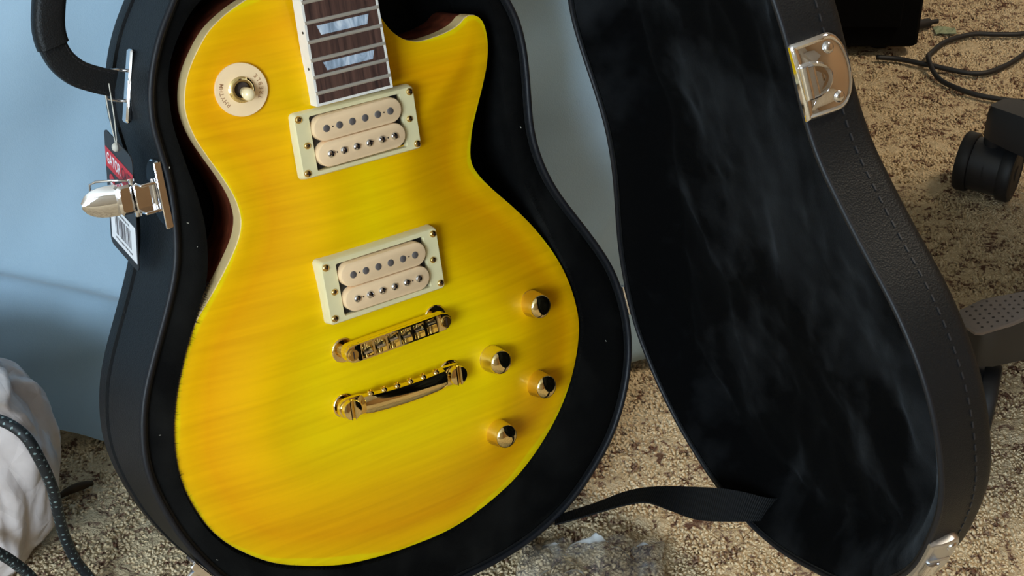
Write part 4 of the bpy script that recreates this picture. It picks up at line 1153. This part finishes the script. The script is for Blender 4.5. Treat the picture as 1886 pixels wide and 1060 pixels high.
def build_bag():
    # crumpled plastic bag: bulging, creased membrane standing on the carpet
    bm = bmesh.new(); bmesh.ops.create_icosphere(bm, subdivisions=6, radius=1.0)
    V = np.array([v.co[:] for v in bm.verts]); F = [tuple(v.index for v in f.verts) for f in bm.faces]; bm.free()
    c = np.array((-452, 945.0, 80)); S = np.array((112, 58, 118))
    cre = []
    for p in V:
        q = Vector(p) + 0.35 * noise.noise_vector(Vector(p) * 1.6)
        az = math.atan2(q[1], q[0]) * 4.0 + 2.6 * noise.noise(Vector((q[2] * 1.1, q[0], q[1])))
        d1 = noise.voronoi(Vector((q[0] * 2.1, q[1] * 2.1, q[2] * 1.1)))[0]
        cre.append(0.10 * abs(math.sin(az)) + 0.16 * d1[0] + 0.05 * abs(noise.noise(Vector((p[0] * 5, p[1] * 5, p[2] * 2.2)))) + 0.02 * abs(noise.noise(Vector(p) * 11)))
    cre = np.array(cre)
    Q = np.sign(V) * np.abs(V) ** 0.72
    P = c + Q * S * (1.08 - 0.75 * cre)[:, None]
    P[:, 0] -= np.clip(90 - P[:, 2], 0, 90) * 0.22
    P[:, 2] = np.maximum(P[:, 2], 1.0 + 0.02 * P[:, 2])
    fr = Frame(base=(-452, 945, 0))
    o = MB().add(P, F).build('plastic_bag', 'bag', None, fr, smooth=True)
    tag(o, 'crumpled whitish plastic bag on the carpet under the braided cable', 'bag')
    # clear wrap beside the foot of the case
    n = 70; xs = np.linspace(-70, 70, n); V = []  # film
    for i, x in enumerate(xs):
        for y in np.linspace(-60, 60, n):
            q = np.array((x, y, 0.0))
            h = 4 + 30 * abs(noise.noise((x * 0.016, y * 0.016, 2.0))) + 14 * abs(noise.noise((x * 0.05, y * 0.04, 7.0))) + 5 * abs(noise.noise((x * 0.12, y * 0.1, 4)))
            e = min(1, (70 - abs(x)) / 25) * min(1, (60 - abs(y)) / 25)
            wob = 9 * noise.noise((x * 0.03, y * 0.03, 12.0))
            V.append((62 + x * 0.8 + wob, 908 + y * 0.8 + wob, 1.5 + h * (0.35 + 0.65 * e)))
    F = [(i * n + j, (i + 1) * n + j, (i + 1) * n + j + 1, i * n + j + 1) for i in range(n - 1) for j in range(n - 1)]
    fr = Frame(base=(62, 908, 0))
    o = MB().add(V, F).build('plastic_wrap', 'film', None, fr, smooth=True)
    tag(o, 'crumpled clear plastic wrap on the carpet at the foot of the case', 'plastic wrap')
    fr = Frame(base=(-360, 1020, 0))
    P = [(-371, 1012, 2), (-366, 1016, 3.5), (-360, 1020, 4), (-353, 1024, 4), (-347, 1028, 3)]
    o = MB().tube(catmull(P, 20, False), [1.2 + 2.2 * math.sin(math.pi * (0.1 + 0.8 * k / 19)) + 0.4 * random.random() for k in range(20)], 8).build('twig', 'twig', None, fr, smooth=True)
    tag(o, 'short dark brown twig-like scrap on the carpet left of the case', 'scrap')
    fr = Frame(base=(551, 1902, 0))
    V = [(538 + 26 * i / 5 + 2 * noise.noise((i, j, 0.3)), 1893 + 18 * j / 4, 2 + 6 * abs(noise.noise((i * 0.7, j * 0.9, 5)))) for i in range(6) for j in range(5)]
    F = [(i * 5 + j, (i + 1) * 5 + j, (i + 1) * 5 + j + 1, i * 5 + j + 1) for i in range(5) for j in range(4)]
    V2 = [(x, y, z - 0.8) for x, y, z in V]
    o = MB().add(V, F).add(V2, [f[::-1] for f in F]).build('paper_scrap', 'paper_green', None, fr)
    tag(o, 'small pale green paper scrap on the carpet near the cabinet', 'scrap')
    fr = Frame(base=(525, 1912, 0))
    m = MB().cyl((505, 1900, 9), (533, 1915, 8), 7, 14, r1=5.5)
    m.cyl((533, 1915, 8), (545, 1921, 7), 3.2, 10)
    o = m.build('cable_plug', 'rubber', None, fr, smooth=True, auto=40); tag(o, 'small black plug lying against the cabinet', 'plug')
build_bag()
